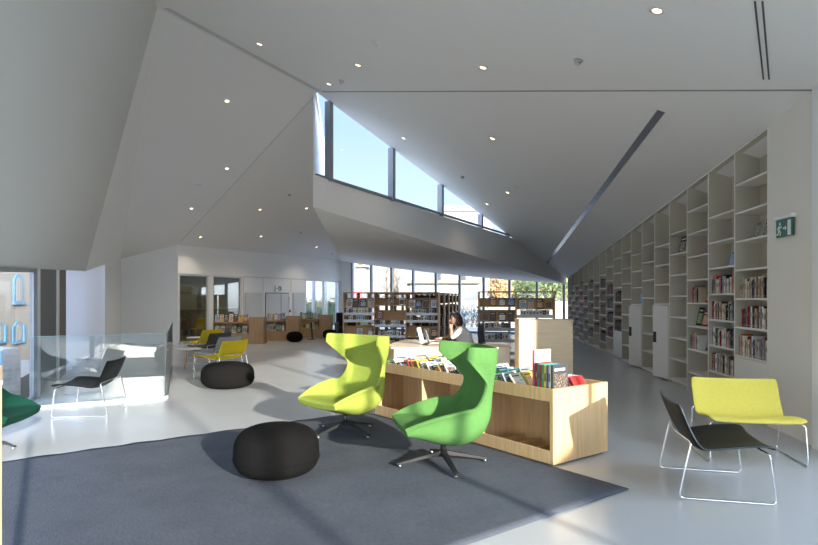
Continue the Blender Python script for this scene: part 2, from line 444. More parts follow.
# left facade
M_dpanel = mat('dark_grey_panel', (.115, .115, .118), .5, var=.03)
M_bpanel = mat('brown_grey_panel', (.15, .13, .105), .55, var=.03)
M_frost = mat('pale_pleated_blind_cloth', (.56, .57, .60), .7, var=.03)
def YL(u):
    k = (u - CX) / F; m = (E1.x - E0.x) / (E1.y - E0.y)
    return (E0.x - m * E0.y) / (k - m)
def facade(name, Ys, m, label, w=.06, glassm=None, Z0=0):
    b = MB()
    for Y in Ys: b.bar((XL(Y), Y, Z0), (XL(Y), Y, ZL(Y)), w, .1, (1, -.4, 0))
    a, c = Ys[0], Ys[-1]
    b.bar((XL(a), a, .03), (XL(c), c, .03), .06, .06); b.bar((XL(a), a, ZL(a) - .03), (XL(c), c, ZL(c) - .03), .08, .06)
    o = b.build(name, m); struct(o, label, 'window')
    b = MB(); b.face([(XL(a), a, .03), (XL(c), c, .03), (XL(c), c, ZL(c)), (XL(a), a, ZL(a))]); b.build('glass', glassm or M_glass, o)
    return o
facade('window_3', [YL(33.5), 6.0, 3.6, 1.2, -1.2, -3.6, -6.2, -9], M_alu, 'left window strip looking out to the pale building with blue shutters')
b = MB()
def panel(u0, u1, m, name, label, off=0.):
    a, c = YL(u0), YL(u1); b = MB()
    b.slab([(XL(a) + off, a, 0), (XL(c) + off, c, 0), (XL(c) + off, c, ZL(c)), (XL(a) + off, a, ZL(a))], (-.08, -.03, 0))
    return struct(b.build(name, m), label, 'wall')
panel(33.7, 38, M_wframe, 'trim_2', 'pale window jamb beside the dark panel', .04)
panel(38, 56.3, M_dpanel, 'wall_dark_panel', 'dark grey tall panel beside the left window')
panel(56.3, 58, M_wframe, 'trim_3', 'pale strip between the dark and brown panels', .03)
panel(58, 66, M_bpanel, 'wall_brown_panel', 'brown grey tall panel next to the dark one')
# pleated pale panels up to the side wall
def fp_(s):   # walk along the facade from u=66 to E1 then along the fold to pA
    a = V((XL(YL(66)), YL(66), 0)); e = V((E1.x, E1.y, 0)); c = V((pA.x, pA.y, 0))
    l1 = (e - a).length; l2 = (c - e).length; d = s * (l1 + l2)
    if d < l1:
        p = lerp(a, e, d / l1); return p, ZL(p.y)
    p = lerp(e, c, (d - l1) / l2); return p, lerp(E1.z, pA.z, (d - l1) / l2)
nb = 14
M_frost = new_mat('translucent_blind_cloth'); m_, nt_, out_ = M_frost; M_frost = m_
d_ = nt_.nodes.new('ShaderNodeBsdfDiffuse'); d_.inputs[0].default_value = (.68, .69, .71, 1); tr_ = nt_.nodes.new('ShaderNodeBsdfTranslucent'); tr_.inputs[0].default_value = (.74, .75, .78, 1)
mx_ = nt_.nodes.new('ShaderNodeMixShader'); mx_.inputs[0].default_value = .7
nt_.links.new(d_.outputs[0], mx_.inputs[1]); nt_.links.new(tr_.outputs[0], mx_.inputs[2]); nt_.links.new(mx_.outputs[0], out_.inputs[0])
for i in range(nb // 2):
    b = MB(); rows = []
    for k in range(3):
        p, z = fp_((2 * i + k) / nb); off = V((.0 if k % 2 == 0 else -.13, 0, 0))
        rows.append([p + off, p + off + V((0, 0, z + .02))])
    b.grid(rows, smooth=False)
    o = b.build('wall_pleat', M_frost); sol = o.modifiers.new('t', 'SOLIDIFY'); sol.thickness = .004
    struct(o, 'pale vertical blind panel, %s from the brown panel' % ORD[i], 'wall')

# far glazed facade
def tU(u):
    k = (u - CX) / F; a = W2; d = P2 - W2
    return (k * a.y - a.x) / (d.x - k * d.y)
b = MB()
ml = [352.5, 371.5, 391.7, 413.2, 436, 459.8, 483.8, 509.6, 537, 564]
for u in ml:
    t = tU(u); p = head(t); b.bar((p.x, p.y, 0), p + V((0, 0, .1)), .10, .16, (.37, .93, 0))
a_, c_ = head(tU(352.5)), head(.995)
for z in (.04, 2.12): b.bar((a_.x, a_.y, z), (c_.x, c_.y, z), .07, .08) if z < 1 else None
o = b.build('window_1', M_alu); struct(o, 'tall glazed facade behind the oak bookcases', 'window')
b = MB()
for i in range(len(ml) - 1):
    p, q = head(tU(ml[i])), head(tU(ml[i + 1])); b.face([(p.x, p.y, 0), (q.x, q.y, 0), q + V((0, 0, .1)), p + V((0, 0, .1))])
b.build('glass', M_glass, o)
p, q = head(0), head(tU(351.5))
b = MB(); b.slab([(p.x, p.y, 0), (q.x, q.y, 0), q + V((0, 0, .2)), p + V((0, 0, .2))], (.1, .3, 0)); struct(b.build('wall_pier', M_wall), 'white pier at the left end of the far glazing', 'wall')

# right: wall behind the shelves, end wall and the side glazing the daylight comes through
nW = V((.9918, -.128, 0))
def wr(Y, off=0.): return V((wx(Y), Y, 0)) + nW * off
b = MB(); b.slab([wr(6.9, .36), wr(25.2, .36), wr(25.2, .36) + V((0, 0, 3.2)), wr(6.9, .36) + V((0, 0, 4.2))], nW * .15)
struct(b.build('wall_right', M_shelf), 'white wall behind the built-in bookcases', 'wall')
ya, yc = 6.19, 7.262
b = MB(); b.slab([wr(ya), wr(yc), wr(yc) + V((0, 0, lerp(P0.z, P2.z, (yc - P0.y) / (P2.y - P0.y)))), wr(P0.y) + V((0, 0, P0.z)), wr(ya) + V((0, 0, zA(F0.x, F0.y)))], nW * .36)
struct(b.build('wall_right_end', M_shelf), 'white end wall carrying the green exit sign', 'wall')
b = MB()
for Y in (6.12, 1.4, -1.65, -4.7, -8.95):
    x = lerp(F0.x, F1.x, (F0.y - Y) / (F0.y - F1.y)) + .03; b.bar((x, Y, 0), (x, Y, zF(Y) + .05), .045, .08, (1, 0, 0))
b.bar((F0.x + .03, 6.19, .03), (F1.x + .03, -9, .03), .08, .06)
for ya_, yb_ in ((6.19, YF), (YF, -9)): b.bar((xF(ya_) + .03, ya_, zF(ya_)), (xF(yb_) + .03, yb_, zF(yb_)), .10, .10)
o = b.build('window_7', M_alu); struct(o, 'tall side window with slim mullions right of the end wall', 'window')
b = MB(); b.face([(F0.x + .03, 6.19, 0), (F1.x + .03, -9, 0), (F1.x + .03, -9, zF(-9)), (xF(YF) + .03, YF, zF(YF)), (F0.x + .03, 6.19, zF(6.19))]); b.build('glass', M_glass, o)
b = MB()
for x in (B1.x, 3.3, F1.x): b.bar((x, -9, 0), (x, -9, ZL(-9) if x < 2 else 5.0), .08, .12, (0, 1, 0))
o = b.build('window_8', M_alu); struct(o, 'window at the near end of the room', 'window')
b = MB(); b.face([(B1.x, -9, 0), (F1.x, -9, 0), (F1.x, -9, zF(-9)), (EA.x, -9, EA.z), (B1.x, -9, ZL(-9))]); b.build('glass', M_glass, o)

b = MB(); b.slab([(xF(6.18), 6.18, 0), (xF(5.48), 5.48, 0), (xF(5.48), 5.48, zF(5.48) + .05), (xF(6.18), 6.18, zF(6.18) + .05)], (-.06, 0, 0)); struct(b.build('trim_sun_stop', M_wframe), 'added solid post blocking sun within the side glazing', 'post')  # added post that cuts off the sun next to the end wall
# ceiling joints and slots
def strip(pts, w, zf, m, name, label, off=-.006, nrm=None):
    """thin strip lying just below a sloping ceiling plane"""
    a, c = pts; d = (c - a).normalized(); s = V((-d.y, d.x, 0)).normalized() * w / 2
    q = [a + s, a - s, c - s, c + s]
    q = [V((p.x, p.y, zf(p.x, p.y) + off)) for p in q]
    return struct(MB().slab(q, (0, 0, .012)).build(name, m), label, 'trim')
strip((P0 + V((-.03, -.05, 0)), Q + V((.08, -.1, 0))), .028, zA, M_joint, 'trim_4', 'thin dark joint along the ceiling ridge')
d = (R - Q).normalized()
strip((Q + V((.12, -.12, 0)), R + V((.2, -.12, 0))), .17, zA, M_band, 'trim_5', 'grey recessed band along the ceiling fold')
sA = strip((hit(762.4, 1, zA), hit(769, 79, zA)), .016, zA, M_gap, 'trim_6', 'black slot in the upper ceiling, further from the wall')
strip((hit(754.8, 1, zA), hit(763.4, 79, zA)), .016, zA, M_gap, 'trim_7', 'black slot in the upper ceiling, nearer the clerestory')
M_slot = mat('grey_slot_diffuser', (.34, .35, .37), .22, .7, var=.03)
strip((hit(661, 111, zB), hit(547, 263, zB)), .10, zB, M_slot, 'trim_8', 'long grey slot diffuser across the sloping ceiling', -.01)
strip((Q + V((-.05, .12, 0)), lerp(Q, W1, .97)), .022, lambda x, y: max(zC(x, y), zD(x, y)), M_band, 'trim_9', 'fine crease line between two left ceiling planes')
# ------------------------------------------------------------------ books
PAL = [('cream', (.62, .57, .45)), ('white', (.72, .71, .68)), ('dark red', (.26, .03, .03)), ('black', (.02, .02, .022)), ('navy', (.03, .05, .13)),
       ('grey', (.26, .26, .27)), ('brown', (.13, .075, .045)), ('tan', (.42, .30, .18)), ('pale blue', (.35, .46, .58)), ('dark green', (.03, .10, .06)),
       ('orange', (.60, .22, .05)), ('red', (.50, .04, .04)), ('charcoal', (.06, .06, .065)), ('beige', (.5, .43, .33)), ('yellow', (.65, .48, .06)),
       ('teal', (.04, .22, .24)), ('pink', (.62, .22, .30)), ('blue', (.05, .14, .38)), ('green', (.06, .30, .10))]
PD = dict(PAL)
M_page = mat('paper_block', (.66, .62, .52), .8, var=.06)
M_ink = mat('dark_print', (.04, .04, .045), .5)
M_gilt = mat('muted_spine_print', (.30, .26, .19), .6)
M_code = mat('grey_shelf_code', (.42, .42, .41), .6)
M_label = mat('white_spine_label', (.72, .72, .70), .6)
def pm(c): return mat('cover_' + c.replace(' ', '_'), PD[c], .6, spec=.15, var=.06, vscale=12)
_B = {}
def book_mesh(c):
    """unit book standing with its spine at y=0"""
    if c in _B: return _B[c]
    b = MB(); b.box(0, .10, 0, 1, 0, 1); b.box(.90, 1, 0, 1, 0, 1); b.box(.05, .95, 0, .05, 0, 1)
    b.mi = 1; b.box(.10, .90, .05, .97, .02, .98)
    b.mi = 2; b.box(.12, .88, -.006, 0, .08, .17 if sum(PD[c]) > .5 else .12)
    b.mi = 3; b.box(.28, .72, -.006, 0, .46, .74) if sum(PD[c]) > .5 else b.box(.32, .68, -.006, 0, .55, .70)
    ink = M_gilt if sum(PD[c]) < .5 else M_ink
    _B[c] = b.mesh('book_' + c.replace(' ', '_'), [pm(c), M_page, M_code, ink]); return _B[c]
_F = {}
def face_mesh(c, art):
    """unit book seen cover-on: x width, y thickness, z height"""
    k = (c, art)
    if k in _F: return _F[k]
    b = MB(); b.box(0, 1, 0, .15, 0, 1); b.box(0, 1, .85, 1, 0, 1); b.box(0, .03, .1, .9, 0, 1)
    b.mi = 1; b.box(.03, .98, .15, .85, .01, .99)
    b.mi = 2; b.box(.08, .92, -.03, 0, .10, .70)
    b.mi = 3; b.box(.12, .80, -.03, 0, .80, .88)
    ink = M_label if sum(PD[c]) < .7 else M_ink
    _F[k] = b.mesh('face_book', [pm(c), M_page, ART[art], ink]); return _F[k]
ART = {'scene': cover_art('cover_print_scene', (.10, .14, .20), (.55, .48, .40), (.30, .10, .08)),
       'warm': cover_art('cover_print_warm', (.60, .25, .10), (.70, .60, .40), (.12, .05, .05)),
       'cool': cover_art('cover_print_cool', (.08, .20, .45), (.55, .65, .72), (.03, .06, .12)),
       'mono': cover_art('cover_print_mono', (.06, .06, .06), (.55, .54, .52), (.2, .2, .2)),
       'leaf': cover_art('cover_print_leaf', (.10, .30, .12), (.60, .62, .45), (.05, .12, .06)),
       'comic': cover_art('cover_print_comic', (.055, .05, .045), (.34, .30, .24), (.40, .12, .10), 22., .56, .64)}
def put(name, me, M, sc, label, cat, group=None, rx=0.):
    o = bpy.data.objects.new(name, me); COL.objects.link(o)
    o.matrix_world = M @ Matrix.Rotation(rx, 4, 'X') @ Matrix.Diagonal((*sc, 1))
    return tag(o, label, cat, group)
NB = [0]
def row(M, x0, x1, y, z, hmax, cols, rng, where, group, name='book', cat='book', tmin=.022, tmax=.045, lean=True):
    """books standing side by side from x0 to x1 on a shelf; M: frame of the shelf (x along, -y towards the reader)"""
    x = x0; i = 0; out = []
    while x < x1 - tmin and i < 26:
        t = min(rng.uniform(tmin, tmax), x1 - x); h = hmax * rng.uniform(.72, 1); d = rng.uniform(.12, .17)
        c = rng.choice(cols)
        lab = '%s book, %s from left, %s' % (c, ORD[i], where)
        put(name, book_mesh(c), M @ Matrix.Translation((x, y + rng.uniform(0, .02), z + .0005)), (t, d, h), lab, cat, group)
        x += t + .0012; i += 1; NB[0] += 1
    return x

# ------------------------------------------------------------------ built-in bookcase wall: one column after another
TH = .026; DEP = .33; PY = .9625
COLS = {0: (.8, 3.2, 'door'), 1: (.47, 2.87, None), 2: (.33, 3.11, None), 3: (.08, 2.82, None), 4: (1.49, 2.66, 'ajar'), 5: (.05, 2.78, None),
        6: (1.46, 2.63, 'ajar'), 7: (.02, 2.75, None), 8: (.72, 2.66, 'door')}
NC = 18
NAMES = ['nearest', 'second nearest', 'third nearest', 'fourth nearest', 'fifth nearest', 'sixth nearest', 'seventh nearest', 'eighth nearest', 'ninth nearest',
         'tenth nearest', 'eleventh nearest', 'twelfth nearest', 'thirteenth nearest', 'fourteenth nearest', 'fifteenth nearest', 'sixteenth nearest', 'seventeenth nearest', 'farthest']
LW = PY * math.sqrt(1 + .129 ** 2) - .003
RZW = math.atan2(-.9918, -.128)
colM = []; colS = []
M_cream = mat('cream_carcass', (.55, .515, .43), .55, spec=.25, var=.02, vscale=2); M_edge_lit = mat('lit_front_edge', (.80, .78, .73), .5)
M_pblue = mat('pale_blue_cloth', (.33, .47, .72), .8, var=.1)
M_handle = mat('black_handle_recess', (.02, .02, .02), .5)
for k in range(NC):
    Ya = 7.265 + PY * k; Yb = Ya + PY          # near and far edge
    o_ = V((wx(Yb), Yb, 0)) + nW * .004
    M = Matrix.Translation(o_) @ Matrix.Rotation(RZW, 4, 'Z'); colM.append(M)
    def topz(Y): return lerp(P0.z, P2.z, (Y - P0.y) / (P2.y - P0.y)) - .012
    zn, zf_ = topz(Ya), topz(Yb)
    if k in COLS: z0, z1, typ = COLS[k]
    else:
        z0 = .10 if k % 2 else .30; typ = None
        z1 = z0
        while z1 + .4 < zf_ - .45: z1 += .4
    n = max(1, round((z1 - z0) / .4)); zs = [lerp(z0, z1, i / n) for i in range(n + 1)]; colS.append(zs)
    extra = {0: 'closed cupboard at its bottom', 4: 'cupboard ajar under a red book', 6: 'cupboard ajar under a pale blue bag',
             8: 'closed cupboard below dark books'}.get(k, 'with open shelves')
    t = thing('tall_bookcase', '%s column of the white bookcase wall, %s' % (NAMES[k], extra), 'bookcase', o_, RZW, 'columns of the white bookcase wall')
    b = MB()
    W = LW
    for x, zt1 in ((0, zf_), (W - TH / 2, zn)): b.box(x, x + TH / 2, 0, DEP, 0, zt1 - .002)
    b.prism([(0, 0), (W, 0), (W, DEP), (0, DEP)], [zf_ - TH, zn - TH, zn - TH, zf_ - TH], [zf_, zn, zn, zf_])
    b.box(TH / 2, W - TH / 2, .03, .05, 0, min(.06, z0 + .01))
    b.build('carcass', M_cream, t)
    b = MB()
    for x, zt1 in ((0, zf_), (W - TH / 2, zn)): b.box(x, x + TH / 2, -.002, 0, 0, zt1 - .03)
    b.prism([(0, -.002), (W, -.002), (W, 0), (0, 0)], [zf_ - TH, zn - TH, zn - TH, zf_ - TH], [zf_ - .004, zn - .004, zn - .004, zf_ - .004]); b.build('edge_highlight', M_edge_lit, t)  # paler strips paint in the light the front edges catch
    MB().box(TH / 2, W - TH / 2, DEP, DEP + .012, 0, zf_ - .002).build('back_panel', M_back, t)
    for z in zs:
        MB().box(TH / 2, W - TH / 2, .002, DEP, z - TH, z).build('shelf', M_shelf, t)
    if typ == 'door':
        d = MB().box(.02, W - .02, -.004, .016, .05, z0 - TH - .004).build('door', M_shelf if k == 0 else M_door, t)
    if typ == 'ajar':
        MB().box(.02, W * .42, -.004, .016, .05, z0 - TH - .004).build('fixed_panel', M_shelf, t)
        ang = .30
        b = MB(); Mx = Matrix.Translation((W - .03, .0, 0)) @ Matrix.Rotation(ang, 4, 'Z')
        b.box(-W * .52, 0, -.02, 0, .05, z0 - TH - .01, Mx); d = b.build('door', M_shelf, t)
        b = MB(); b.box(-W * .5, -W * .5 + .10, -.026, -.02, .72, .93, Mx); b.build('handle', M_handle, d)

rng = random.Random(3)
MIX = ['cream', 'white', 'dark red', 'black', 'grey', 'brown', 'tan', 'beige', 'charcoal', 'navy', 'white', 'cream', 'beige', 'orange']
REDS = ['dark red', 'white', 'red', 'cream', 'dark red', 'black', 'pink', 'beige', 'grey']
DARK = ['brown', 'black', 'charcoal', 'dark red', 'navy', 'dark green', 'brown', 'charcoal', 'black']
def shelf_row(k, i, x0, x1, cols, hmax=.29, nth='lowest', tmin=.022, tmax=.046):
    M = colM[k]; z = colS[k][i]
    row(M, x0, x1, .022, z, hmax, cols, rng, '%s book row of the %s wall column' % (nth, NAMES[k]), 'books in the %s wall column' % NAMES[k], tmin=tmin, tmax=tmax)
W = LW
shelf_row(0, 0, .06, W - .04, MIX, .30, 'lowest'); shelf_row(0, 1, .14, W - .04, MIX[:9], .30, 'middle'); shelf_row(0, 2, .06, W - .04, MIX, .30, 'topmost')
shelf_row(1, 0, .05, W - .10, MIX, .29, 'lowest'); shelf_row(1, 1, .05, W - .06, MIX, .29, 'second lowest'); shelf_row(1, 2, .05, W - .06, MIX + DARK, .29, 'second highest'); shelf_row(1, 3, .05, W - .05, REDS + MIX, .29, 'topmost')
shelf_row(2, 1, .05, .45, MIX + REDS, .30, 'lowest'); shelf_row(2, 3, .05, .45, REDS, .30, 'topmost')
def face(k, i, x, w, h, c, art, what, y=.12, rx=-.22, rz=0.):
    M = colM[k] @ Matrix.Translation((x, y, colS[k][i] + .0065)) @ Matrix.Rotation(rz, 4, 'Z')
    put('book', face_mesh(c, art), M, (w, .02, h), what, 'book', None, rx); NB[0] += 1
for j, (x, c, a) in enumerate(((.30, 'grey', 'mono'), (.56, 'charcoal', 'mono'), (.80, 'black', 'scene'))):
    face(0, 4, x, .14, .24, c, a, '%s book propped cover-out, %s of three, high in the nearest wall column' % (c, ORD[j]))
face(1, 4, .45, .16, .24, 'pale blue', 'cool', 'blue picture book propped open-faced in the second nearest wall column')
face(1, 4, .86, .09, .2, 'navy', 'mono', 'small navy book propped at the right edge of the second nearest column')
face(2, 5, .52, .3, .30, 'blue', 'cool', 'big blue book propped cover-out high in the third nearest wall column')
face(2, 1, .50, .2, .29, 'charcoal', 'mono', 'dark book shown cover-out, left of two, low in the third nearest column'); face(2, 1, .73, .19, .28, 'grey', 'mono', 'grey book shown cover-out, right of two, low in third nearest column')
face(2, 3, .5, .18, .29, 'dark red', 'warm', 'red book shown cover-out, left of two, above the middle of third nearest column'); face(2, 3, .72, .17, .30, 'red', 'warm', 'red book shown cover-out, right of two, above the middle of third nearest column')
face(2, 2, .06, .24, .31, 'black', 'leaf', 'dark green patterned book shown cover-out, middle shelf of the third nearest column')
face(2, 2, .32, .28, .26, 'dark red', 'warm', 'dark red book shown cover-out in the middle of the middle shelf, third nearest column')
face(2, 2, .62, .28, .30, 'grey', 'mono', 'grey book shown cover-out, right on the middle shelf, third nearest column')
face(3, 6, .10, .34, .32, 'black', 'mono', 'black book shown cover-out beside a red and yellow one, fourth nearest column'); face(3, 6, .46, .2, .30, 'orange', 'warm', 'orange red book shown cover-out high in the fourth nearest wall column')
face(3, 6, .68, .2, .29, 'yellow', 'warm', 'yellow book shown cover-out high in the fourth nearest wall column')
face(4, 0, .80, .1, .24, 'red', 'warm', 'small red book standing at the right end above an ajar cupboard door')
face(4, 1, .82, .1, .26, 'charcoal', 'warm', 'small dark book at the right end of a shelf, fifth nearest column')
face(5, 6, .30, .22, .30, 'dark red', 'warm', 'dark red book shown cover-out in the sixth nearest wall column'); face(5, 6, .56, .3, .22, 'brown', 'warm', 'low brown book shown cover-out beside a dark red one, sixth nearest column')
face(7, 6, .75, .15, .2, 'navy', 'mono', 'small dark book near the top of the eighth nearest wall column'); face(8, 4, .7, .15, .2, 'charcoal', 'mono', 'small dark book high in the ninth nearest wall column')
# pale blue bag on the seventh column
t = thing('cloth_bag', 'pale blue cloth bag slumped on the shelf above an ajar cupboard', 'bag', colM[6] @ V((.48, .165, colS[6][0] + .012)), RZW)
b = MB(); b.lathe([(0, 0), (.13, 0), (.17, .05), (.18, .12), (.14, .20), (.09, .26), (.05, .28), (0, .285)], 20); o = b.build('body', M_pblue, t)
for v in o.data.vertices: v.co.y *= .55; v.co.x += .25 * v.co.z * (1 if v.co.z > .1 else .4); v.co.x += .012 * math.sin(40 * v.co.z + 5 * v.co.y)
b = MB(); b.tube([(.07, 0, .262), (.085, 0, .285), (.11, 0, .285), (.12, 0, .245)], .010, 8); b.build('handle', M_pblue, t)
# rows of dark books further along the wall: the nearer ones one by one, the rest as a mass
NTH = ['lowest', 'second', 'third', 'fourth', 'fifth', 'sixth']
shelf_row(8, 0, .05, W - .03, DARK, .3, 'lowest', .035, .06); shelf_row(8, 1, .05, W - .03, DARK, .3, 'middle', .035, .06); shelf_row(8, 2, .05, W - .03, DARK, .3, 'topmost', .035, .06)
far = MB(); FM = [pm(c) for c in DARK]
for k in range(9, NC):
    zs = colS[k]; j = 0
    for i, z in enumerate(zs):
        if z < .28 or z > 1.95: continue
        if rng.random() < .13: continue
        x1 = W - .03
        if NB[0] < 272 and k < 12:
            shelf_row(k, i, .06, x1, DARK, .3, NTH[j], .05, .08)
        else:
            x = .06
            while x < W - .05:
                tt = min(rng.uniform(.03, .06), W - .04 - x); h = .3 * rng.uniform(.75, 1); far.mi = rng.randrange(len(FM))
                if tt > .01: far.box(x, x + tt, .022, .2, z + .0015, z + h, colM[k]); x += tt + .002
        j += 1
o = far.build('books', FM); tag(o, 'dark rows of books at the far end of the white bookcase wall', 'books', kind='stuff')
# ------------------------------------------------------------------ rug
EX = V((-.597, .802, 0)); EY = V((.802, .597, 0)); T0 = V((1.83, 4.83, 0))
def rug_mat():
    m, nt, out = new_mat('blue_grey_rug_weave')
    b = nt.nodes.new('ShaderNodeBsdfPrincipled'); tc = nt.nodes.new('ShaderNodeTexCoord')
    n = nt.nodes.new('ShaderNodeTexNoise'); n.inputs['Scale'].default_value = 2.2; n.inputs['Detail'].default_value = 3
    mp = nt.nodes.new('ShaderNodeMapping'); mp.inputs['Scale'].default_value = (6, 60, 60)
    n2 = nt.nodes.new('ShaderNodeTexNoise'); n2.inputs['Scale'].default_value = 2.5; n2.inputs['Detail'].default_value = 3
    nt.links.new(tc.outputs['Object'], n.inputs['Vector']); nt.links.new(tc.outputs['Object'], mp.inputs[0]); nt.links.new(mp.outputs[0], n2.inputs['Vector'])
    ad = nt.nodes.new('ShaderNodeMath'); ad.operation = 'MULTIPLY_ADD'; ad.inputs[1].default_value = .35; nt.links.new(n.outputs[0], ad.inputs[0])
    m2 = nt.nodes.new('ShaderNodeMath'); m2.operation = 'MULTIPLY'; m2.inputs[1].default_value = .65; nt.links.new(n2.outputs[0], m2.inputs[0]); nt.links.new(m2.outputs[0], ad.inputs[2])
    r = nt.nodes.new('ShaderNodeValToRGB')
    r.color_ramp.elements[0].position = .3; r.color_ramp.elements[0].color = (.058, .068, .088, 1)
    r.color_ramp.elements[1].position = .7; r.color_ramp.elements[1].color = (.108, .120, .146, 1)
    nt.links.new(ad.outputs[0], r.inputs[0]); nt.links.new(r.outputs[0], b.inputs['Base Color'])
    b.inputs['Roughness'].default_value = .92; b.inputs['Specular IOR Level'].default_value = .15; b.inputs['Sheen Weight'].default_value = .0
    bp = nt.nodes.new('ShaderNodeBump'); bp.inputs['Strength'].default_value = .25; bp.inputs['Distance'].default_value = .01
    nt.links.new(ad.outputs[0], bp.inputs['Height']); nt.links.new(bp.outputs[0], b.inputs['Normal'])
    nt.links.new(b.outputs[0], out.inputs[0]); return m
nx_, ny_ = 46, 46; RW, RL = 4.45, 4.10
P = []
rr = random.Random(5)
for i in range(nx_ + 1):
    P.append([])
    for j in range(ny_ + 1):
        x, y = RL * i / nx_, -RW * j / ny_
        z = .0105 + .0012 * math.sin(x * 3.1 + y * 1.3) * math.sin(y * 2.1)
        if i == nx_: x += .018 * math.sin(j * 1.3) + rr.uniform(-.006, .006)
        P[-1].append(V((x, -y, z)))
b = MB(); b.grid(P)
o = b.build('rug', rug_mat(), loc=T0 + V((0, 0, 0)), rz=math.atan2(EX.y, EX.x)); tag(o, 'large blue-grey woven rug under the green wing chairs', 'rug')
for v in o.data.vertices: v.co.y = v.co.y
sm = o.modifiers.new('t', 'SOLIDIFY'); sm.thickness = .008; sm.offset = 0
# ------------------------------------------------------------------ green wing chairs
def wing_shell(st, mfab, parent, nflat=6, nside=5, low=False):
    inner, outer = [], []
    n = len(st)
    for i, (f, z, w, L, a, th) in enumerate(st):
        p0 = st[max(i - 1, 0)]; p1 = st[min(i + 1, n - 1)]
        t = V((p1[0] - p0[0], 0, p1[1] - p0[1])).normalized(); nn = V((t.z, 0, -t.x))     # inside normal
        a = math.radians(a); ri, ro = [], []
        pts = []
        for j in range(nside, 0, -1): pts.append((-1, j / nside))
        for j in range(nflat + 1): pts.append((0, -1 + 2 * j / nflat))
        for j in range(1, nside + 1): pts.append((1, j / nside))
        c = V((f, 0, z))
        for s, q in pts:
            if s == 0:
                ang = q ** 3 * .15; lat = w * q; up = .018 * q * q; N = nn; k = th
            else:
                aa = a * min(1, .35 + q)           # eases into the wing
                lat = s * (w + L * q * math.cos(aa)); up = .018 + L * q * math.sin(aa)
                N = nn * math.cos(aa) + V((0, -s, 0)) * math.sin(aa); k = lerp(th, .032, min(1, q * 1.5))
            p = c + V((0, lat, 0)) + nn * up
            ri.append(p); ro.append(p - N * k)
        inner.append(ri); outer.append(ro)
    b = MB(); vi = b.grid(inner); vo = b.grid(outer)
    m = len(inner[0])
    def q(*vs):
        fc = b.bm.faces.new(vs); fc.smooth = True
    for i in range(n - 1):
        q(vi[i][0], vi[i + 1][0], vo[i + 1][0], vo[i][0]); q(vi[i][m - 1], vo[i][m - 1], vo[i + 1][m - 1], vi[i + 1][m - 1])
    for j in range(m - 1):
        q(vi[0][j], vo[0][j], vo[0][j + 1], vi[0][j + 1]); q(vi[-1][j], vi[-1][j + 1], vo[-1][j + 1], vo[-1][j])
    cr = b.bm.edges.layers.float.new('crease_edge')
    for g_ in (vi, vo):
        loop = [g_[0][j] for j in range(m)] + [g_[i][m - 1] for i in range(1, n)] + [g_[-1][j] for j in range(m - 2, -1, -1)] + [g_[i][0] for i in range(n - 2, 0, -1)]
        for k in range(len(loop)):
            e_ = b.bm.edges.get((loop[k], loop[(k + 1) % len(loop)]))
            if e_: e_[cr] = .55
    return b.build('shell', mfab, parent, subsurf=2)
HIGH = [(.470, .405, .31, .012, 25, .075), (.455, .410, .31, .016, 25, .085), (.42, .418, .308, .03, 32, .095), (.32, .418, .30, .085, 44, .115), (.185, .402, .292, .15, 52, .14), (.04, .385, .284, .20, 56, .16),
        (-.12, .372, .272, .235, 58, .165), (-.255, .415, .26, .235, 58, .14), (-.33, .52, .252, .15, 56, .095), (-.36, .64, .246, .10, 50, .06), (-.38, .735, .246, .085, 46, .05),
        (-.39, .79, .25, .09, 48, .045), (-.40, .85, .255, .18, 54, .045), (-.41, .915, .262, .275, 59, .045), (-.419, .972, .266, .36, 61, .045), (-.421, .985, .267, .378, 62, .045), (-.424, 1.005, .268, .38, 62, .045), (-.434, 1.085, .268, .38, 62, .04), (-.437, 1.125, .264, .375, 62, .03)]
HIGH = [((s_[0] * .92 if s_[0] > 0 else s_[0]),) + s_[1:] for s_ in HIGH]
def wing_chair(label, mfab, loc, rz, st=HIGH, base_rz=.0, name='wing_chair', group='green wing chairs', ll=.43):
    t = thing(name, label, 'chair', loc, rz, group)
    wing_shell(st, mfab, t)
    b = MB(); b.cyl((0, 0, .11), (0, 0, .27), .026, n=20); b.cyl((0, 0, .22), (0, 0, .27), .04, .05, 20); b.build('column', M_black, t)
    b = MB(); b.cyl((0, 0, .085), (0, 0, .135), .038, n=20); b.build('hub', M_base, t)
    for k in range(4):
        a = base_rz + PI / 2 * k; c, s = math.cos(a), math.sin(a)
        b = MB(); pts = []
        for q, (r, z, w, h) in enumerate(((.03, .115, .026, .022), (.18, .085, .024, .016), (ll - .02, .034, .019, .010), (ll, .030, .012, .007))):
            d, e = V((c, s, 0)), V((-s, c, 0))
            pts.append([d * r + V((0, 0, z)) + e * w * i + V((0, 0, h * j)) for i, j in ((-1, -1), (1, -1), (1, 1), (-1, 1))])
        for P4 in pts: P4.append(P4[0])
        b.grid(pts, smooth=False); b.face([p for p in pts[0][:4]]); b.face([p for p in pts[-1][:4]])
        bmesh.ops.remove_doubles(b.bm, verts=b.bm.verts, dist=1e-5)
        lg = b.build('leg', M_base, t, bevel=.003)
        MB().cyl((c * (ll - .03), s * (ll - .03), .0), (c * (ll - .03), s * (ll - .03), .028), .016, n=12).build('glide', M_steel, lg)
    return t
M_base = mat('dark_grey_cast_base', (.018, .019, .020), .55, 0., var=.1)
M_lime = mat('lime_green_wool', (.28, .345, .06), .92, spec=.15, var=.12, vscale=30, bump=.25, bscale=190)
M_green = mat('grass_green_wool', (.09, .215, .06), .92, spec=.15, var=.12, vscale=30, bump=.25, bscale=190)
M_dgreen = mat('bottle_green_wool', (.004, .043, .027), .92, spec=.15, var=.15, vscale=30, bump=.2, bscale=190)
RUGZ = .0162
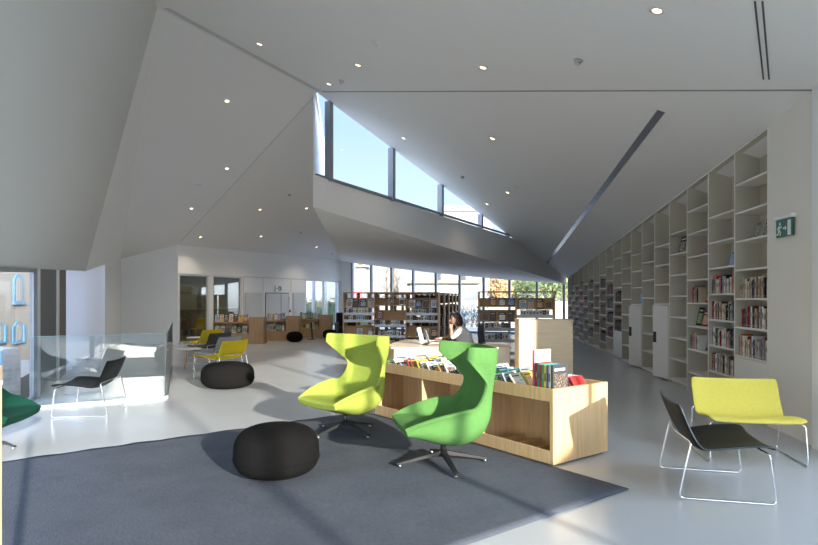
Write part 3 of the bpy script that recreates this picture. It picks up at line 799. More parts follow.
wing_chair('grass green high-backed wing chair in front of the oak browser bin', M_green, (.325, 5.52, RUGZ), PI + .22, base_rz=0., ll=.45)
wing_chair('lime green high-backed wing chair at the far end of the browser bin', M_lime, (-.755, 6.84, RUGZ), PI + .82, base_rz=0.)
LOWST = [(s[0], s[1], s[2], s[3], s[4], s[5]) for s in HIGH[:8]] + [(-.33, .53, .252, .22, 56, .09), (-.36, .66, .235, .12, 44, .05), (-.37, .72, .215, .08, 40, .035)]
LOWST = [(f * (.9 if f > 0 else .42), z, w, L, a, th) for f, z, w, L, a, th in LOWST]
wing_chair('bottle green low shell chair cut off by the left picture edge', M_dgreen, (-4.36, 5.95, 0), .12, LOWST, .66, 'shell_chair', None, .28)

M_pouf = mat('black_pouf_knit', (.0085, .008, .008), .95, spec=.08, var=.2, vscale=40, bump=.25, bscale=160)
# ------------------------------------------------------------------ black poufs
def pouf(label, loc, rx, ry, h, rz=0., seam=True, e=2.6):
    t = thing('pouf', label, 'pouf', loc, rz, 'black poufs')
    prof = []
    for i in range(25):
        a = -PI / 2 + PI * i / 24
        c, s = math.cos(a), math.sin(a)
        prof.append((abs(c) ** (2 / e) if abs(c) > 1e-6 else 0, (1 if s > 0 else -1) * abs(s) ** (2 / (e * .92)) * .5 + .5))
    prof[0] = (0, 0); prof[-1] = (0, 1)
    b = MB(); b.lathe(prof, 48)
    for v in b.bm.verts:
        w = 1 + .05 * (1 - v.co.z); v.co = V((v.co.x * rx * w, v.co.y * ry * w, v.co.z * h))
    b.build('cushion', M_pouf, t)
    if seam:
        pts = []
        for i in range(40):
            a = 2 * PI * i / 40; pts.append((1.042 * rx * math.cos(a), 1.042 * ry * math.sin(a), h * .36))
        b = MB(); b.tube(pts, .003, 6, closed=True); b.build('seam', M_pouf, t)
    return t
pouf('black round knit pouf on the rug beside the lime chair', (-1.185, 5.2, RUGZ), .368, .368, .45, e=3.1)
pouf('wide black pouf on the concrete behind the yellow lounge chair', (-3.22, 10.3, 0), .45, .36, .47, .1, e=3.2)
pouf('small black pouf before the middle magazine stand', (-4.17, 21.15, 0), .29, .29, .38, seam=False)
pouf('small black pouf before the far right magazine stand', (-3.1, 22.75, 0), .28, .28, .37, seam=False)

# ------------------------------------------------------------------ sled-base lounge chairs
PROF = [(.695, .408), (.685, .424), (.66, .432), (.55, .428), (.42, .413), (.31, .393), (.235, .378), (.185, .382), (.145, .412), (.105, .475), (.065, .56), (.03, .65), (.0, .73), (-.006, .745)]
def lounge(label, mfab, loc, rz, group='sled lounge chairs', medge=None, name='lounge_chair', hw=.425):
    t = thing(name, label, 'chair', loc, rz, group)
    n = len(PROF); inn, out = [], []
    for i, (f, z) in enumerate(PROF):
        a, c = PROF[max(i - 1, 0)], PROF[min(i + 1, n - 1)]
        tt = V((c[0] - a[0], 0, c[1] - a[1])).normalized(); nn = V((tt.z, 0, -tt.x))
        w = hw
        if i == 0: w -= .03
        if i == n - 1: w -= .028
        if i in (6, 7): w -= .012
        r1, r2 = [], []
        for j in range(15):
            q = -1 + 2 * j / 14; curl = .028 * abs(q) ** 3
            p = V((f, q * w, z)) + nn * curl; th = .024 * (1 - .35 * abs(q) ** 6)
            r1.append(p); r2.append(p - nn * th)
        inn.append(r1); out.append(r2)
    b = MB(); vi = b.grid(inn); vo = b.grid(out); m = 15
    b.mi = 1
    def q4(*vs):
        fc = b.bm.faces.new(vs); fc.smooth = True; fc.material_index = 1
    for i in range(n - 1):
        q4(vi[i][0], vi[i + 1][0], vo[i + 1][0], vo[i][0]); q4(vi[i][m - 1], vo[i][m - 1], vo[i + 1][m - 1], vi[i + 1][m - 1])
    for j in range(m - 1):
        q4(vi[0][j], vo[0][j], vo[0][j + 1], vi[0][j + 1]); q4(vi[-1][j], vi[-1][j + 1], vo[-1][j + 1], vo[-1][j])
    b.build('seat_shell', [mfab, medge or mfab], t, subsurf=1)
    # one bent tube: two sled runners joined by a rod behind the back
    def rnd(pts, r=.045, k=5):
        o_ = [V(pts[0])]
        for i in range(1, len(pts) - 1):
            p, a, c = V(pts[i]), V(pts[i - 1]), V(pts[i + 1]); d1 = (a - p).normalized(); d2 = (c - p).normalized()
            rr_ = min(r, (a - p).length * .45, (c - p).length * .45)
            for s in range(k + 1):
                u = s / k; o_.append((p + d1 * rr_) * (1 - u) ** 2 + p * 2 * u * (1 - u) + (p + d2 * rr_) * u * u)
        o_.append(V(pts[-1])); return o_
    y = hw
    path = [(.62, y - .06, .405), (.655, y - .005, .385), (.70, y, .012), (.0, y, .012), (.095, y - .0, .455), (.055, 0, .46), (.095, -y, .455), (.0, -y, .012), (.70, -y, .012), (.655, -y + .005, .385), (.62, -y + .06, .405)]
    b = MB(); b.tube(rnd(path), .0085, 10); b.build('sled_frame', M_chrome, t)
    b = MB(); b.tube([(.62, -y + .06, .40), (.62, y - .06, .40)], .0085, 10); b.tube([(.30, -.2, .365), (.30, .2, .365)], .0085, 8); b.build('cross_rod', M_chrome, t)
    b = MB(); b.box(.26, .34, -.035, .035, .352, .367); b.build('clip', M_redclip, t)
    return t
M_redclip = mat('red_plastic_clip', (.5, .03, .03), .4)
M_yellow = mat('yellow_felt', (.75, .66, .13), .9, spec=.15, var=.08, vscale=30, bump=.2, bscale=190)
M_gold = mat('golden_yellow_felt', (.66, .50, .02), .9, spec=.15, var=.08, vscale=30, bump=.2, bscale=190)
M_blue_edge = mat('dark_blue_edge', (.05, .07, .10), .35)
M_greyfab = mat('mid_grey_felt', (.24, .245, .25), .9, var=.08, vscale=30)
M_dkfab = mat('dark_brown_grey_felt', (.055, .048, .045), .9, var=.1, vscale=30)
def face_to(fx, fy): return math.atan2(fy, fx)
lounge('black leather lounge chair on chrome sled, beside the yellow lounge chair', M_leather, (2.245, 5.03, 0), face_to(.972, -.235), medge=M_blue_edge)
lounge('yellow lounge chair on chrome sled against the white end wall', M_yellow, (3.46, 6.2, 0), face_to(-.19, -.98))
lounge('black lounge chair on chrome sled standing before the glass railing', M_leather, (-4.13, 8.23, 0), face_to(-.985, -.17))
fg = face_to(-.935, .355)
lounge('golden yellow lounge chair, front one of the row by the wide pouf', M_gold, (-3.48, 11.7, 0), fg)
lounge('grey lounge chair just behind the front golden yellow one', M_greyfab, (-3.98, 13.0, 0), fg)
lounge('dark brown lounge chair between a grey and a yellow one', M_dkfab, (-4.62, 14.3, 0), fg)
lounge('golden yellow lounge chair at the far end of the row', M_gold, (-5.3, 15.7, 0), fg)
# side tables with copper legs
M_copper = mat('copper_leg', (.80, .42, .26), .25, 1., var=.03)
M_ttop = mat('white_table_top', (.78, .78, .77), .4, var=.02)
def side_table(label, loc):
    t = thing('side_table', label, 'table', loc, 0, 'white side tables')
    b = MB(); b.lathe([(0, .44), (.26, .44), (.275, .447), (.275, .455), (.268, .46), (0, .46)], 36); b.build('table_top', M_ttop, t)
    for k in range(3):
        a = 2 * PI * k / 3 + .4; b = MB(); b.tube([(.06 * math.cos(a), .06 * math.sin(a), .44), (.15 * math.cos(a), .15 * math.sin(a), 0)], .013, 10); b.build('leg', M_copper, t)
side_table('white round side table with copper legs left of the grey lounge chair', (-4.98, 13.1, 0))
side_table('white round side table with copper legs beside the far yellow chair', (-6.2, 16.9, 0))

# ------------------------------------------------------------------ oak browser bin
BZ = math.atan2(EX.y, EX.x); A0 = T0 + EX * .80 + EY * .012
BL, BD, BH = 3.06, .86, .735
t = thing('browser_bin', 'long pale oak browser bin filled with disc cases and comics', 'bin', A0, BZ)
MBin = Matrix.Translation(A0) @ Matrix.Rotation(BZ, 4, 'Z') @ Matrix.Diagonal((1, -1, 1, 1))   # x along the bin, y into its depth
def bb(x0, x1, y0, y1, z0, z1): return MB().box(x0, x1, -y1, -y0, z0, z1)
for nm, x0 in (('end_panel', 0), ('end_panel', BL - .04)): bb(x0, x0 + .04, 0, BD, .02, BH).build(nm, M_oak, t, bevel=.002)
bb(.04, BL - .04, .0, .022, BH - .125, BH).build('front_rim', M_oak, t, bevel=.002)
bb(.04, BL - .04, BD - .022, BD, BH - .125, BH).build('back_rim', M_oak, t, bevel=.002)
bb(.04, BL - .04, .0, BD, .02, .04).build('bottom_board', M_oak, t)
bb(.04, BL - .04, .0, .022, .04, .145).build('plinth_front', M_oak, t, bevel=.002)
bb(.04, BL - .04, .45, .468, .04, BH - .09).build('back_panel', M_oak, t)
bb(.04, BL - .04, .022, BD - .022, BH - .09, BH - .075).build('tray_floor', M_oak, t)
for x in (1.02, 2.03): bb(x - .014, x + .014, .004, .45, .04, BH - .09).build('divider', M_oak, t)
for c0, c1 in ((.04, 1.006), (1.034, 2.016), (2.044, BL - .04)):
    for k in range(1, 4):
        x = lerp(c0, c1, k / 4); bb(x - .008, x + .008, .022, .45, .04, .115).build('slat_divider', M_oak, t)
bb(1.5, 1.515, .022, BD - .022, BH - .075, BH - .03).build('tray_divider', M_oak, t)
M_foot = mat('red_brown_foot', (.12, .03, .025), .5)
for x in (.05, BL - .05):
    for y in (.06, BD - .06): MB().cyl((x, -y, 0), (x, -y, .02), .02, n=12).build('foot', M_foot, t)
ZT = BH - .074
# comics standing at the near end, spines towards the chair
rs = random.Random(11)
al = [('dark red', .30), ('teal', .29), ('red', .285), ('green', .29), ('yellow', .285), ('blue', .29), ('cream', .285)]
x = .264
for i, (c, h) in enumerate(al):
    tk = .026
    put('comic_album', book_mesh(c), MBin @ Matrix.Translation((x, .05, ZT)) @ Matrix.Diagonal((-1, 1, 1, 1)), (tk, .225, h), '%s comic album, %s in the upright stack at the near bin end' % (c, ['farthest', 'second farthest', 'third farthest', 'fourth farthest', 'third nearest', 'second nearest', 'nearest but one'][i]), 'comic', 'comic albums in the upright stack')
    x -= tk + .002
Mc = MBin @ Matrix.Translation((x - .0, .05, ZT))
me = face_mesh('charcoal', 'comic')
# cover-out album: its cover looks along -x of the bin
Mf = MBin @ Matrix.Translation((x - .022, .05, ZT)) @ Matrix(((0, 1, 0, 0), (1, 0, 0, 0), (0, 0, 1, 0), (0, 0, 0, 1)))
put('comic_album', me, Mf, (.225, .02, .295), 'dark comic album with a colourful doodled cover, front of the upright stack', 'comic', 'comic albums in the upright stack')
Mf = MBin @ Matrix.Translation((.294, .07, ZT)) @ Matrix(((0, 1, 0, 0), (1, 0, 0, 0), (0, 0, 1, 0), (0, 0, 0, 1)))
put('comic_album', face_mesh('white', 'wh'), Mf, (.27, .022, .43), 'tall white album with a pink spine standing behind the comics', 'comic') if False else None
ART['sketch'] = cover_art('cover_print_sketch', (.70, .69, .66), (.74, .73, .70), (.30, .22, .22), 7.)
b = MB(); b.box(0, 1, 0, .15, 0, 1); b.box(0, 1, .85, 1, 0, 1); b.mi = 1; b.box(.03, .98, .15, .85, .01, .99); b.mi = 2; b.box(.16, .94, -.03, 0, .06, .94); b.mi = 3; b.box(-.005, .10, -.04, 1.04, 0, 1)
put('comic_album', b.mesh('tall_album', [pm('white'), M_page, ART['sketch'], pm('pink')]), Mf, (.25, .022, .42), 'tall white album with pink spine standing behind the comic stack', 'comic')
b = MB(); b.box(0, .024, -.002, .03, 0, 1)
# low leaning books at the bin's far right
for i, (c, h) in enumerate((('red', .15), ('pink', .15), ('white', .145), ('pale blue', .15), ('pink', .15))):
    Mx = MBin @ Matrix.Translation((.10 + .045 * i, .48, ZT + .012)) @ Matrix.Rotation(.6, 4, 'Y')
    put('comic_album', book_mesh(c), Mx, (.016, .2, h), '%s paperback leaning in the near corner of the bin, %s in its row' % (c, ORD[i]), 'comic', 'leaning paperbacks in the bin corner')
# disc cases tilted in rows
cc = ['white', 'white', 'green', 'dark green', 'grey', 'pale blue', 'white', 'red', 'orange', 'blue', 'charcoal', 'teal', 'yellow', 'white', 'cream', 'grey']
arts = list(ART)
ncase = 0
for r_, (y0) in enumerate((.045, .235, .425, .615)):
    x = .50 if r_ < 3 else .35; i = 0
    while x < BL - .22:
        if abs(x - 1.5) < .10 and x < 1.53: x = 1.56
        c = rs.choice(cc); w = rs.uniform(.135, .165); h = rs.uniform(.15, .19)
        Mx = MBin @ Matrix.Translation((x, y0 + rs.uniform(0, .02), ZT + .015)) @ Matrix.Rotation(rs.uniform(.55, 1.0), 4, 'Y') @ Matrix(((0, 1, 0, 0), (1, 0, 0, 0), (0, 0, 1, 0), (0, 0, 0, 1)))
        side = ['front row', 'second row', 'third row', 'back row'][r_]
        put('disc_case', face_mesh(c, rs.choice(arts)), Mx, (w, .014, h), '%s disc case, %s from near end of the browser bin, %s' % (c, ORD[i], side), 'disc case', 'disc cases in the browser bin')
        x += rs.uniform(.095, .15); i += 1; ncase += 1
# panel edge at the left picture border
t = thing('wooden_panel', 'pale oak end panel standing upright at the extreme left edge', 'panel', V((-1.4035, 2.0, RUGZ)), math.atan2(.82, -.575))
MB().box(0, .55, 0, .03, 0, 1.285).build('board', M_walnut, t, bevel=.002)
MB().box(0, .55, -.002, .032, 1.285, 1.30).build('edge_strip', M_oak_h, t)
MB().box(-.0, .55, .03, .33, .0, .03).build('foot_board', M_oak, t)
# ------------------------------------------------------------------ middle oak bookcases
M_shelfrail = mat('grey_metal_rail', (.34, .36, .39), .4, .5, var=.03)
M_wint = wood('brown_oak_backboard', srgb(146, 114, 82), srgb(172, 138, 102))
def stack_case(label, nb, loc, rz, boards=True, bw=.90, H=1.735, D=.36, group='oak bookcases in the middle of the room'):
    t = thing('oak_bookcase', label, 'bookcase', loc, rz, group)
    W = nb * bw
    for i in range(nb + 1):
        MB().box(i * bw - .018, i * bw + .018, 0, D, .0, H).build('upright', M_walnut, t)
    MB().box(-.018, W + .018, 0, D, H, H + .03).build('top_board', M_walnut, t)
    MB().box(0, W, .03, D - .03, .0, .09).build('plinth', M_walnut, t)
    return t
RZM = math.atan2(-.16, 1)
def bay_parts(t, i, levels, bw=.90, D=.36):
    """levels: list of (z, kind): 'shelf' board, 'face' sloped display board above z, 'rail' shelf with grey front rail"""
    x0, x1 = i * bw + .018, (i + 1) * bw - .018
    for z, k, h in levels:
        MB().box(x0, x1, .0, D, z - .02, z).build('shelf', M_walnut, t)
        if k == 'face':
            b = MB(); b.slab([(x0, .02, z), (x1, .02, z), (x1, .16, z + h), (x0, .16, z + h)], (0, .015, 0)); b.build('display_board', M_wint, t)
        if k == 'rail':
            b = MB(); b.box(x0, x1, -.004, .0, z - .005, z + .06); b.build('front_rail', M_shelfrail, t)
rb = random.Random(21)
FC = ['white', 'black', 'navy', 'cream', 'grey', 'charcoal', 'white', 'dark red', 'pale blue', 'tan']
def bay_items(M, i, levels, where, bw=.90):
    nface = 0; nrow = 0
    for li, (z, k, h) in enumerate(levels):
        lev = ['lowest', 'second lowest', 'middle', 'second highest', 'topmost', 'very top'][li]
        if k == 'face':
            n = 3 + (rb.random() < .6); j = 0
            for q in range(n):
                if rb.random() < .12: continue
                c = rb.choice(FC); w = rb.uniform(.14, .17); hh = rb.uniform(.21, .25)
                x = i * bw + .08 + q * (bw - .16 - .1) / max(1, n - 1) - (0 if q == 0 else .02)
                Mx = M @ Matrix.Translation((x, -.012, z + .0065))
                put('magazine', face_mesh(c, rb.choice(list(ART))), Mx, (w, .012, hh), '%s magazine, %s from left, %s display board of %s' % (c, ORD[j], lev, where), 'magazine', 'magazines on the oak bookcases', -.42); j += 1
        else:
            x = i * bw + .05 + rb.uniform(0, .1); j = 0; x1 = (i + 1) * bw - rb.uniform(.05, .2)
            while x < x1 and j < 9:
                tk = rb.uniform(.05, .09); c = rb.choice(['white', 'cream', 'grey', 'beige', 'charcoal', 'white', 'cream', 'pale blue', 'brown'])
                hh = min(rb.uniform(.15, .21), (levels[li + 1][0] if li + 1 < len(levels) else 1.73) - z - .03); tk = min(tk, x1 - x + .03)
                put('document_box', book_mesh(c), M @ Matrix.Translation((x, .05, z + .001)), (tk, .2, hh), '%s box file, %s from left, %s row of %s' % (c, ORD[j], lev, where), 'box file', 'box files on the oak bookcases')
                x += tk + .002; j += 1
LV1 = [(.26, 'rail', 0), (.50, 'face', .29), (.87, 'rail', 0), (1.06, 'rail', 0), (1.36, 'face', .29)]
LV2 = [(.26, 'rail', 0), (.55, 'rail', 0), (.82, 'rail', 0), (1.02, 'face', .28), (1.36, 'rail', 0)]
LV1 = [(.24, 'rail', 0), (.52, 'face', .29), (.93, 'rail', 0), (1.13, 'rail', 0), (1.34, 'face', .26)]
LV2 = [(.24, 'rail', 0), (.50, 'rail', 0), (.80, 'rail', 0), (1.00, 'face', .26), (1.40, 'face', .20)]
cL = V((-1.86, 16.45, 0))
left = stack_case('oak bookcase of three bays facing the room, first of a row of stacks', 3, cL, RZM)
ML = Matrix.Translation(cL) @ Matrix.Rotation(RZM, 4, 'Z')
for i, lv in enumerate((LV1, LV2, LV1)):
    bay_parts(left, i, lv); bay_items(ML, i, lv, ['left bay of wide bookcase', 'centre bay of wide bookcase', 'right bay of wide bookcase'][i])
# the stacks behind it: frames with open shelves, seen only by their ends
proto = None
M_fill = [pm(c) for c in ('charcoal', 'brown', 'black', 'grey', 'navy')]
for k in range(5):
    c = cL + V((.16, 1, 0)).normalized() * (1.55 + 1.48 * k)
    lab = '%s oak bookcase behind the three-bay bookcase, only its end showing' % ORD[k]
    if proto is None:
        proto = stack_case(lab, 3, c, RZM, group='oak bookcases standing in a row behind each other')
        for i in range(3):
            for z in (.4, .75, 1.1, 1.45):
                MB().box(i * .9 + .018, i * .9 + .882, 0, .36, z - .02, z).build('shelf', M_walnut, proto)
                if i == 2:
                    b = MB(); x = .9 * i + .03
                    while x < .9 * i + .86:
                        tk = rb.uniform(.03, .05); b.mi = rb.randrange(5); b.box(x, x + tk, .03, .33, z, z + rb.uniform(.2, .27)); x += tk + .002
                    f = b.build('book_row', M_fill, proto); f['kind'] = 'stuff'
    else: dup(proto, c, RZM, lab)
cR = V((1.70, 14.15, 0))
right = stack_case('oak bookcase of two bays behind the dark office chair', 2, cR, RZM)
MR = Matrix.Translation(cR) @ Matrix.Rotation(RZM, 4, 'Z')
LV3 = [(.24, 'rail', 0), (.54, 'rail', 0), (.82, 'rail', 0), (1.04, 'face', .27), (1.40, 'face', .20)]
LV4 = [(.24, 'rail', 0), (.54, 'rail', 0), (.84, 'rail', 0), (1.14, 'rail', 0), (1.34, 'face', .26)]
for i, lv in enumerate((LV3, LV4)):
    bay_parts(right, i, lv); bay_items(MR, i, lv, ['left bay of two-bay bookcase', 'right bay of two-bay bookcase'][i])

# ------------------------------------------------------------------ reception desk
M_dtop = wood('pale_birch_top', srgb(226, 206, 180), srgb(240, 224, 200), (.8, 12, 12))
M_dfront = mat('cream_desk_front', (.74, .66, .54), .5, var=.02)
DZ = .785
t = thing('reception_desk', 'pale L-shaped reception desk with cream front behind the browser bin', 'desk', (0, 0, 0))
MB().prism([(-.29, 9.62), (1.70, 9.62), (1.70, 10.30), (.62, 10.30), (.62, 11.35), (-.10, 11.35), (-.42, 9.95)], DZ - .03, DZ).build('desk_top', M_dtop, t, bevel=.003)
MB().prism([(-.23, 9.66), (1.68, 9.66), (1.68, 9.69), (-.23, 9.69)], 0, DZ - .03).build('front_panel', M_dfront, t)
MB().prism([(-.36, 9.95), (-.25, 9.66), (-.22, 9.67), (-.33, 9.97)], 0, DZ - .03).build('end_panel', M_oak, t)
MB().prism([(-.36, 9.98), (-.33, 9.98), (-.06, 11.32), (-.09, 11.32)], 0, DZ - .03).build('side_panel', M_oak, t)
MB().prism([(1.65, 9.69), (1.68, 9.69), (1.68, 10.27), (1.65, 10.27)], 0, DZ - .03).build('right_panel', M_oak, t)
MB().prism([(-.05, 11.30), (.60, 11.30), (.60, 11.33), (-.05, 11.33)], .35, DZ - .03).build('back_panel', M_oak, t)
# laptop, papers, tablet, cable
M_silver = mat('silver_laptop_shell', (.55, .56, .58), .3, .8, var=.03)
M_screen = mat('dark_glossy_screen', (.03, .035, .045), .15)
M_paper = mat('white_paper_sheet', (.80, .80, .79), .7, var=.02)
t = thing('laptop', 'open silver laptop turned towards the seated woman', 'laptop', (.36, 10.55, DZ), .12)
MB().box(0, .24, -.165, .165, .001, .016).build('keyboard_base', M_silver, t, bevel=.003)
b = MB(); Ms = Matrix.Translation((0.0, 0, .018)) @ Matrix.Rotation(-.32, 4, 'Y')
b.box(-.008, .0, -.165, .165, 0, .24, Ms); b.build('screen_lid', M_silver, t, bevel=.002)
b = MB(); b.box(.0, .0015, -.15, .15, .012, .228, Ms); b.build('screen', M_screen, t)
b = MB()
for i in range(4):
    for j in range(10): b.box(.03 + .032 * i, .055 + .032 * i, -.15 + .03 * j, -.126 + .03 * j, .016, .018)
b.build('keys', M_black, t)
t = thing('document_holder', 'white document holder tilted beside the laptop on the desk', 'holder', (.24, 10.25, DZ), -.3)
b = MB(); Ms = Matrix.Rotation(-.25, 4, 'Y'); b.box(0, .008, -.11, .11, .012, .30, Ms); b.build('tray', M_paper, t)
MB().box(-.04, .10, -.07, .07, 0, .012).build('foot', M_black, t)
def papers(label, x, y, rz, n, seed):
    r = random.Random(seed)
    t = thing('paper_stack', label, 'papers', (x, y, DZ), rz, 'loose papers on the reception desk')
    for i in range(n):
        b = MB(); M = Matrix.Rotation(r.uniform(-.15, .15), 4, 'Z'); b.box(-.105, .105, -.148, .148, .001 + .004 * i, .004 + .004 * i, M); b.build('sheet', M_paper, t)
papers('white papers lying between the laptop and the woman\'s hand', .33, 10.96, .3, 4, 1)
papers('white papers lying behind the document holder', .12, 10.62, -.4, 3, 2)
papers('white papers on the right half of the reception desk', 1.2, 9.98, .1, 3, 3)
t = thing('mobile_phone', 'black mobile phone lying on the desk in front of the laptop', 'phone', (.30, 10.0, DZ), .6)
MB().box(-.036, .036, -.075, .075, .0005, .009).build('body', M_black, t, bevel=.004); MB().box(-.032, .032, -.068, .068, .009, .0098).build('screen', M_screen, t)
b = MB(); b.tube([(.62 - .05 * i + .0, 10.03 + .05 * math.sin(i * .9), DZ + .006) for i in range(7)], .005, 8)
tag(b.build('cable', M_black), 'black cable winding over the pale desk top', 'cable')
# tall block beside the desk
t = thing('tall_cabinet', 'tall closed block of bleached oak at the right end of the desk', 'cabinet', (1.745, 9.2, 0))
MB().box(0, .855, .0, .38, .03, 1.235).build('body', M_oak_h, t, bevel=.002)
MB().box(-.004, .859, -.004, .384, 1.235, 1.258).build('top_board', M_oak_h, t, bevel=.002)
MB().box(.02, .83, .03, .36, 0, .03).build('plinth', M_black, t)

# ------------------------------------------------------------------ dark office chair
M_char = mat('charcoal_chair_fabric', (.045, .047, .055), .85, var=.12, vscale=30)
def office_chair(label, loc, rz, tall=1.06, cat='chair', sz=.49):
    t = thing('office_chair', label, cat, loc, rz, 'charcoal office chairs')
    b = MB()
    P, Q2 = [], []
    for i in range(9):
        z = lerp(.56, tall, i / 8); w = .21 * (1 - .25 * (i / 8) ** 3) * (.85 if i in (0, 8) else 1); x = -.19 - .05 * math.sin(i / 8 * 2.2)
        P.append([V((x + .04 * (q / 4) ** 2, w * q / 4, z)) for q in range(-4, 5)]); Q2.append([p - V((.045, 0, 0)) for p in P[-1]])
    vi = b.grid(P); vo = b.grid(Q2)
    for i in range(8):
        for a in (0, 8): b.bm.faces.new([vi[i][a], vi[i + 1][a], vo[i + 1][a], vo[i][a]])
    for j in range(8):
        for a in (0, 8): b.bm.faces.new([vi[a][j], vi[a][j + 1], vo[a][j + 1], vo[a][j]])
    b.build('backrest', M_char, t, subsurf=1)
    MB().box(-.2, .23, -.22, .22, sz - .07, sz).build('seat', M_char, t, bevel=.03, bseg=3)
    b = MB(); b.bar((-.10, 0, sz - .07), (-.27, 0, sz - .04), .05, .02); b.bar((-.26, 0, sz - .05), (-.27, 0, .70), .05, .02, (1, 0, 0)); b.build('back_bracket', M_black, t)
    MB().cyl((0, 0, .10), (0, 0, sz - .06), .03).build('gas_column', M_black, t)
    for k in range(5):
        a = 2 * PI * k / 5; c, s = math.cos(a), math.sin(a); b = MB(); b.bar((0, 0, .10), (.28 * c, .28 * s, .075), .045, .03); lg = b.build('leg', M_black, t)
        MB().cyl((.27 * c - .015 * s, .27 * s + .015 * c, .032), (.27 * c + .015 * s, .27 * s - .015 * c, .032), .032, n=16).build('caster', M_black, lg)
    return t
office_chair('charcoal high-backed office chair standing before the two-bay bookcase', (1.78, 12.6, 0), .15)
office_chair('charcoal office chair the woman in white sits on', (1.18, 11.1, 0), PI, .76, sz=.352)

# ------------------------------------------------------------------ seated woman
M_skin = mat('skin', (.55, .33, .24), .55, var=.04)
M_hair = mat('dark_brown_hair', (.028, .014, .009), .6, var=.35, vscale=25, bump=.5, bscale=60, vstretch=(5, 5, 1))
M_sweat = mat('white_knit_sweater', (.72, .71, .68), .9, var=.05, vscale=30, bump=.3, bscale=120)
M_jean = mat('blue_denim', (.06, .08, .17), .85, var=.12, vscale=40)
M_shoe = mat('dark_shoe', (.02, .02, .02), .5)
def skin_mesh(nodes, edges, sub=2):
    me = bpy.data.meshes.new('sk'); me.from_pydata([n[0] for n in nodes], edges, [])
    o = bpy.data.objects.new('sk', me); COL.objects.link(o)
    m = o.modifiers.new('s', 'SKIN'); m.use_smooth_shade = True
    for i, n in enumerate(nodes):
        r = n[1]; r = r if isinstance(r, tuple) else (r, r)
        me.skin_vertices[0].data[i].radius = r; me.skin_vertices[0].data[i].use_root = (i == 0)
    ss = o.modifiers.new('u', 'SUBSURF'); ss.levels = ss.render_levels = sub
    dg = bpy.context.evaluated_depsgraph_get(); ev = o.evaluated_get(dg)
    out = bpy.data.meshes.new_from_object(ev); bpy.data.objects.remove(o); bpy.data.meshes.remove(me)
    return out
def join_meshes(name, ms):
    bm = bmesh.new()
    for m in ms: bm.from_mesh(m)
    me = bpy.data.meshes.new(name); bm.to_mesh(me); bm.free(); return me
PX, PYY = 1.10, 11.1
NODES = [((1.12, 11.1, .585), (.15, .17)), ((1.095, 11.1, .72), (.125, .15)), ((1.04, 11.1, .88), (.12, .165)), ((.985, 11.1, .995), (.085, .14)), ((.945, 11.1, 1.06), (.05, .05)), ((.915, 11.1, 1.115), (.048, .048)),
         ((.985, 10.93, 1.005), (.058, .058)), ((.90, 10.895, .93), (.047, .047)), ((.805, 10.885, .852), (.042, .042)), ((.80, 10.95, .94), (.036, .036)), ((.803, 11.01, 1.00), (.026, .026)),
         ((.985, 11.27, 1.005), (.058, .058)), ((.91, 11.33, .92), (.047, .047)), ((.84, 11.34, .850), (.042, .042)), ((.73, 11.24, .838), (.034, .034)), ((.645, 11.165, .828), (.025, .025)),
         ((1.06, 11.00, .545), (.095, .095)), ((.80, 10.99, .565), (.08, .08)), ((.66, 10.99, .53), (.068, .068)), ((.69, 10.99, .30), (.052, .052)), ((.71, 10.99, .095), (.038, .038)), ((.60, 10.99, .045), (.034, .034)),
         ((1.06, 11.20, .545), (.095, .095)), ((.80, 11.21, .565), (.08, .08)), ((.66, 11.21, .53), (.068, .068)), ((.69, 11.21, .30), (.052, .052)), ((.71, 11.21, .095), (.038, .038)), ((.60, 11.21, .045), (.034, .034))]
EDG = [(0, 1), (1, 2), (2, 3), (3, 4), (4, 5), (3, 6), (6, 7), (7, 8), (8, 9), (9, 10), (3, 11), (11, 12), (12, 13), (13, 14), (14, 15),
       (0, 16), (16, 17), (17, 18), (18, 19), (19, 20), (20, 21), (0, 22), (22, 23), (23, 24), (24, 25), (25, 26), (26, 27)]
def tubes(specs):
    b = MB()
    for pts, rs_ in specs: b.tube(pts, rs_, 10); [b.ball(pts[i], rs_[i] * 1.02, 10, 8) for i in (0, len(pts) - 1)]
    return b.mesh('t', [])
HC = V((.892, 11.1, 1.195))
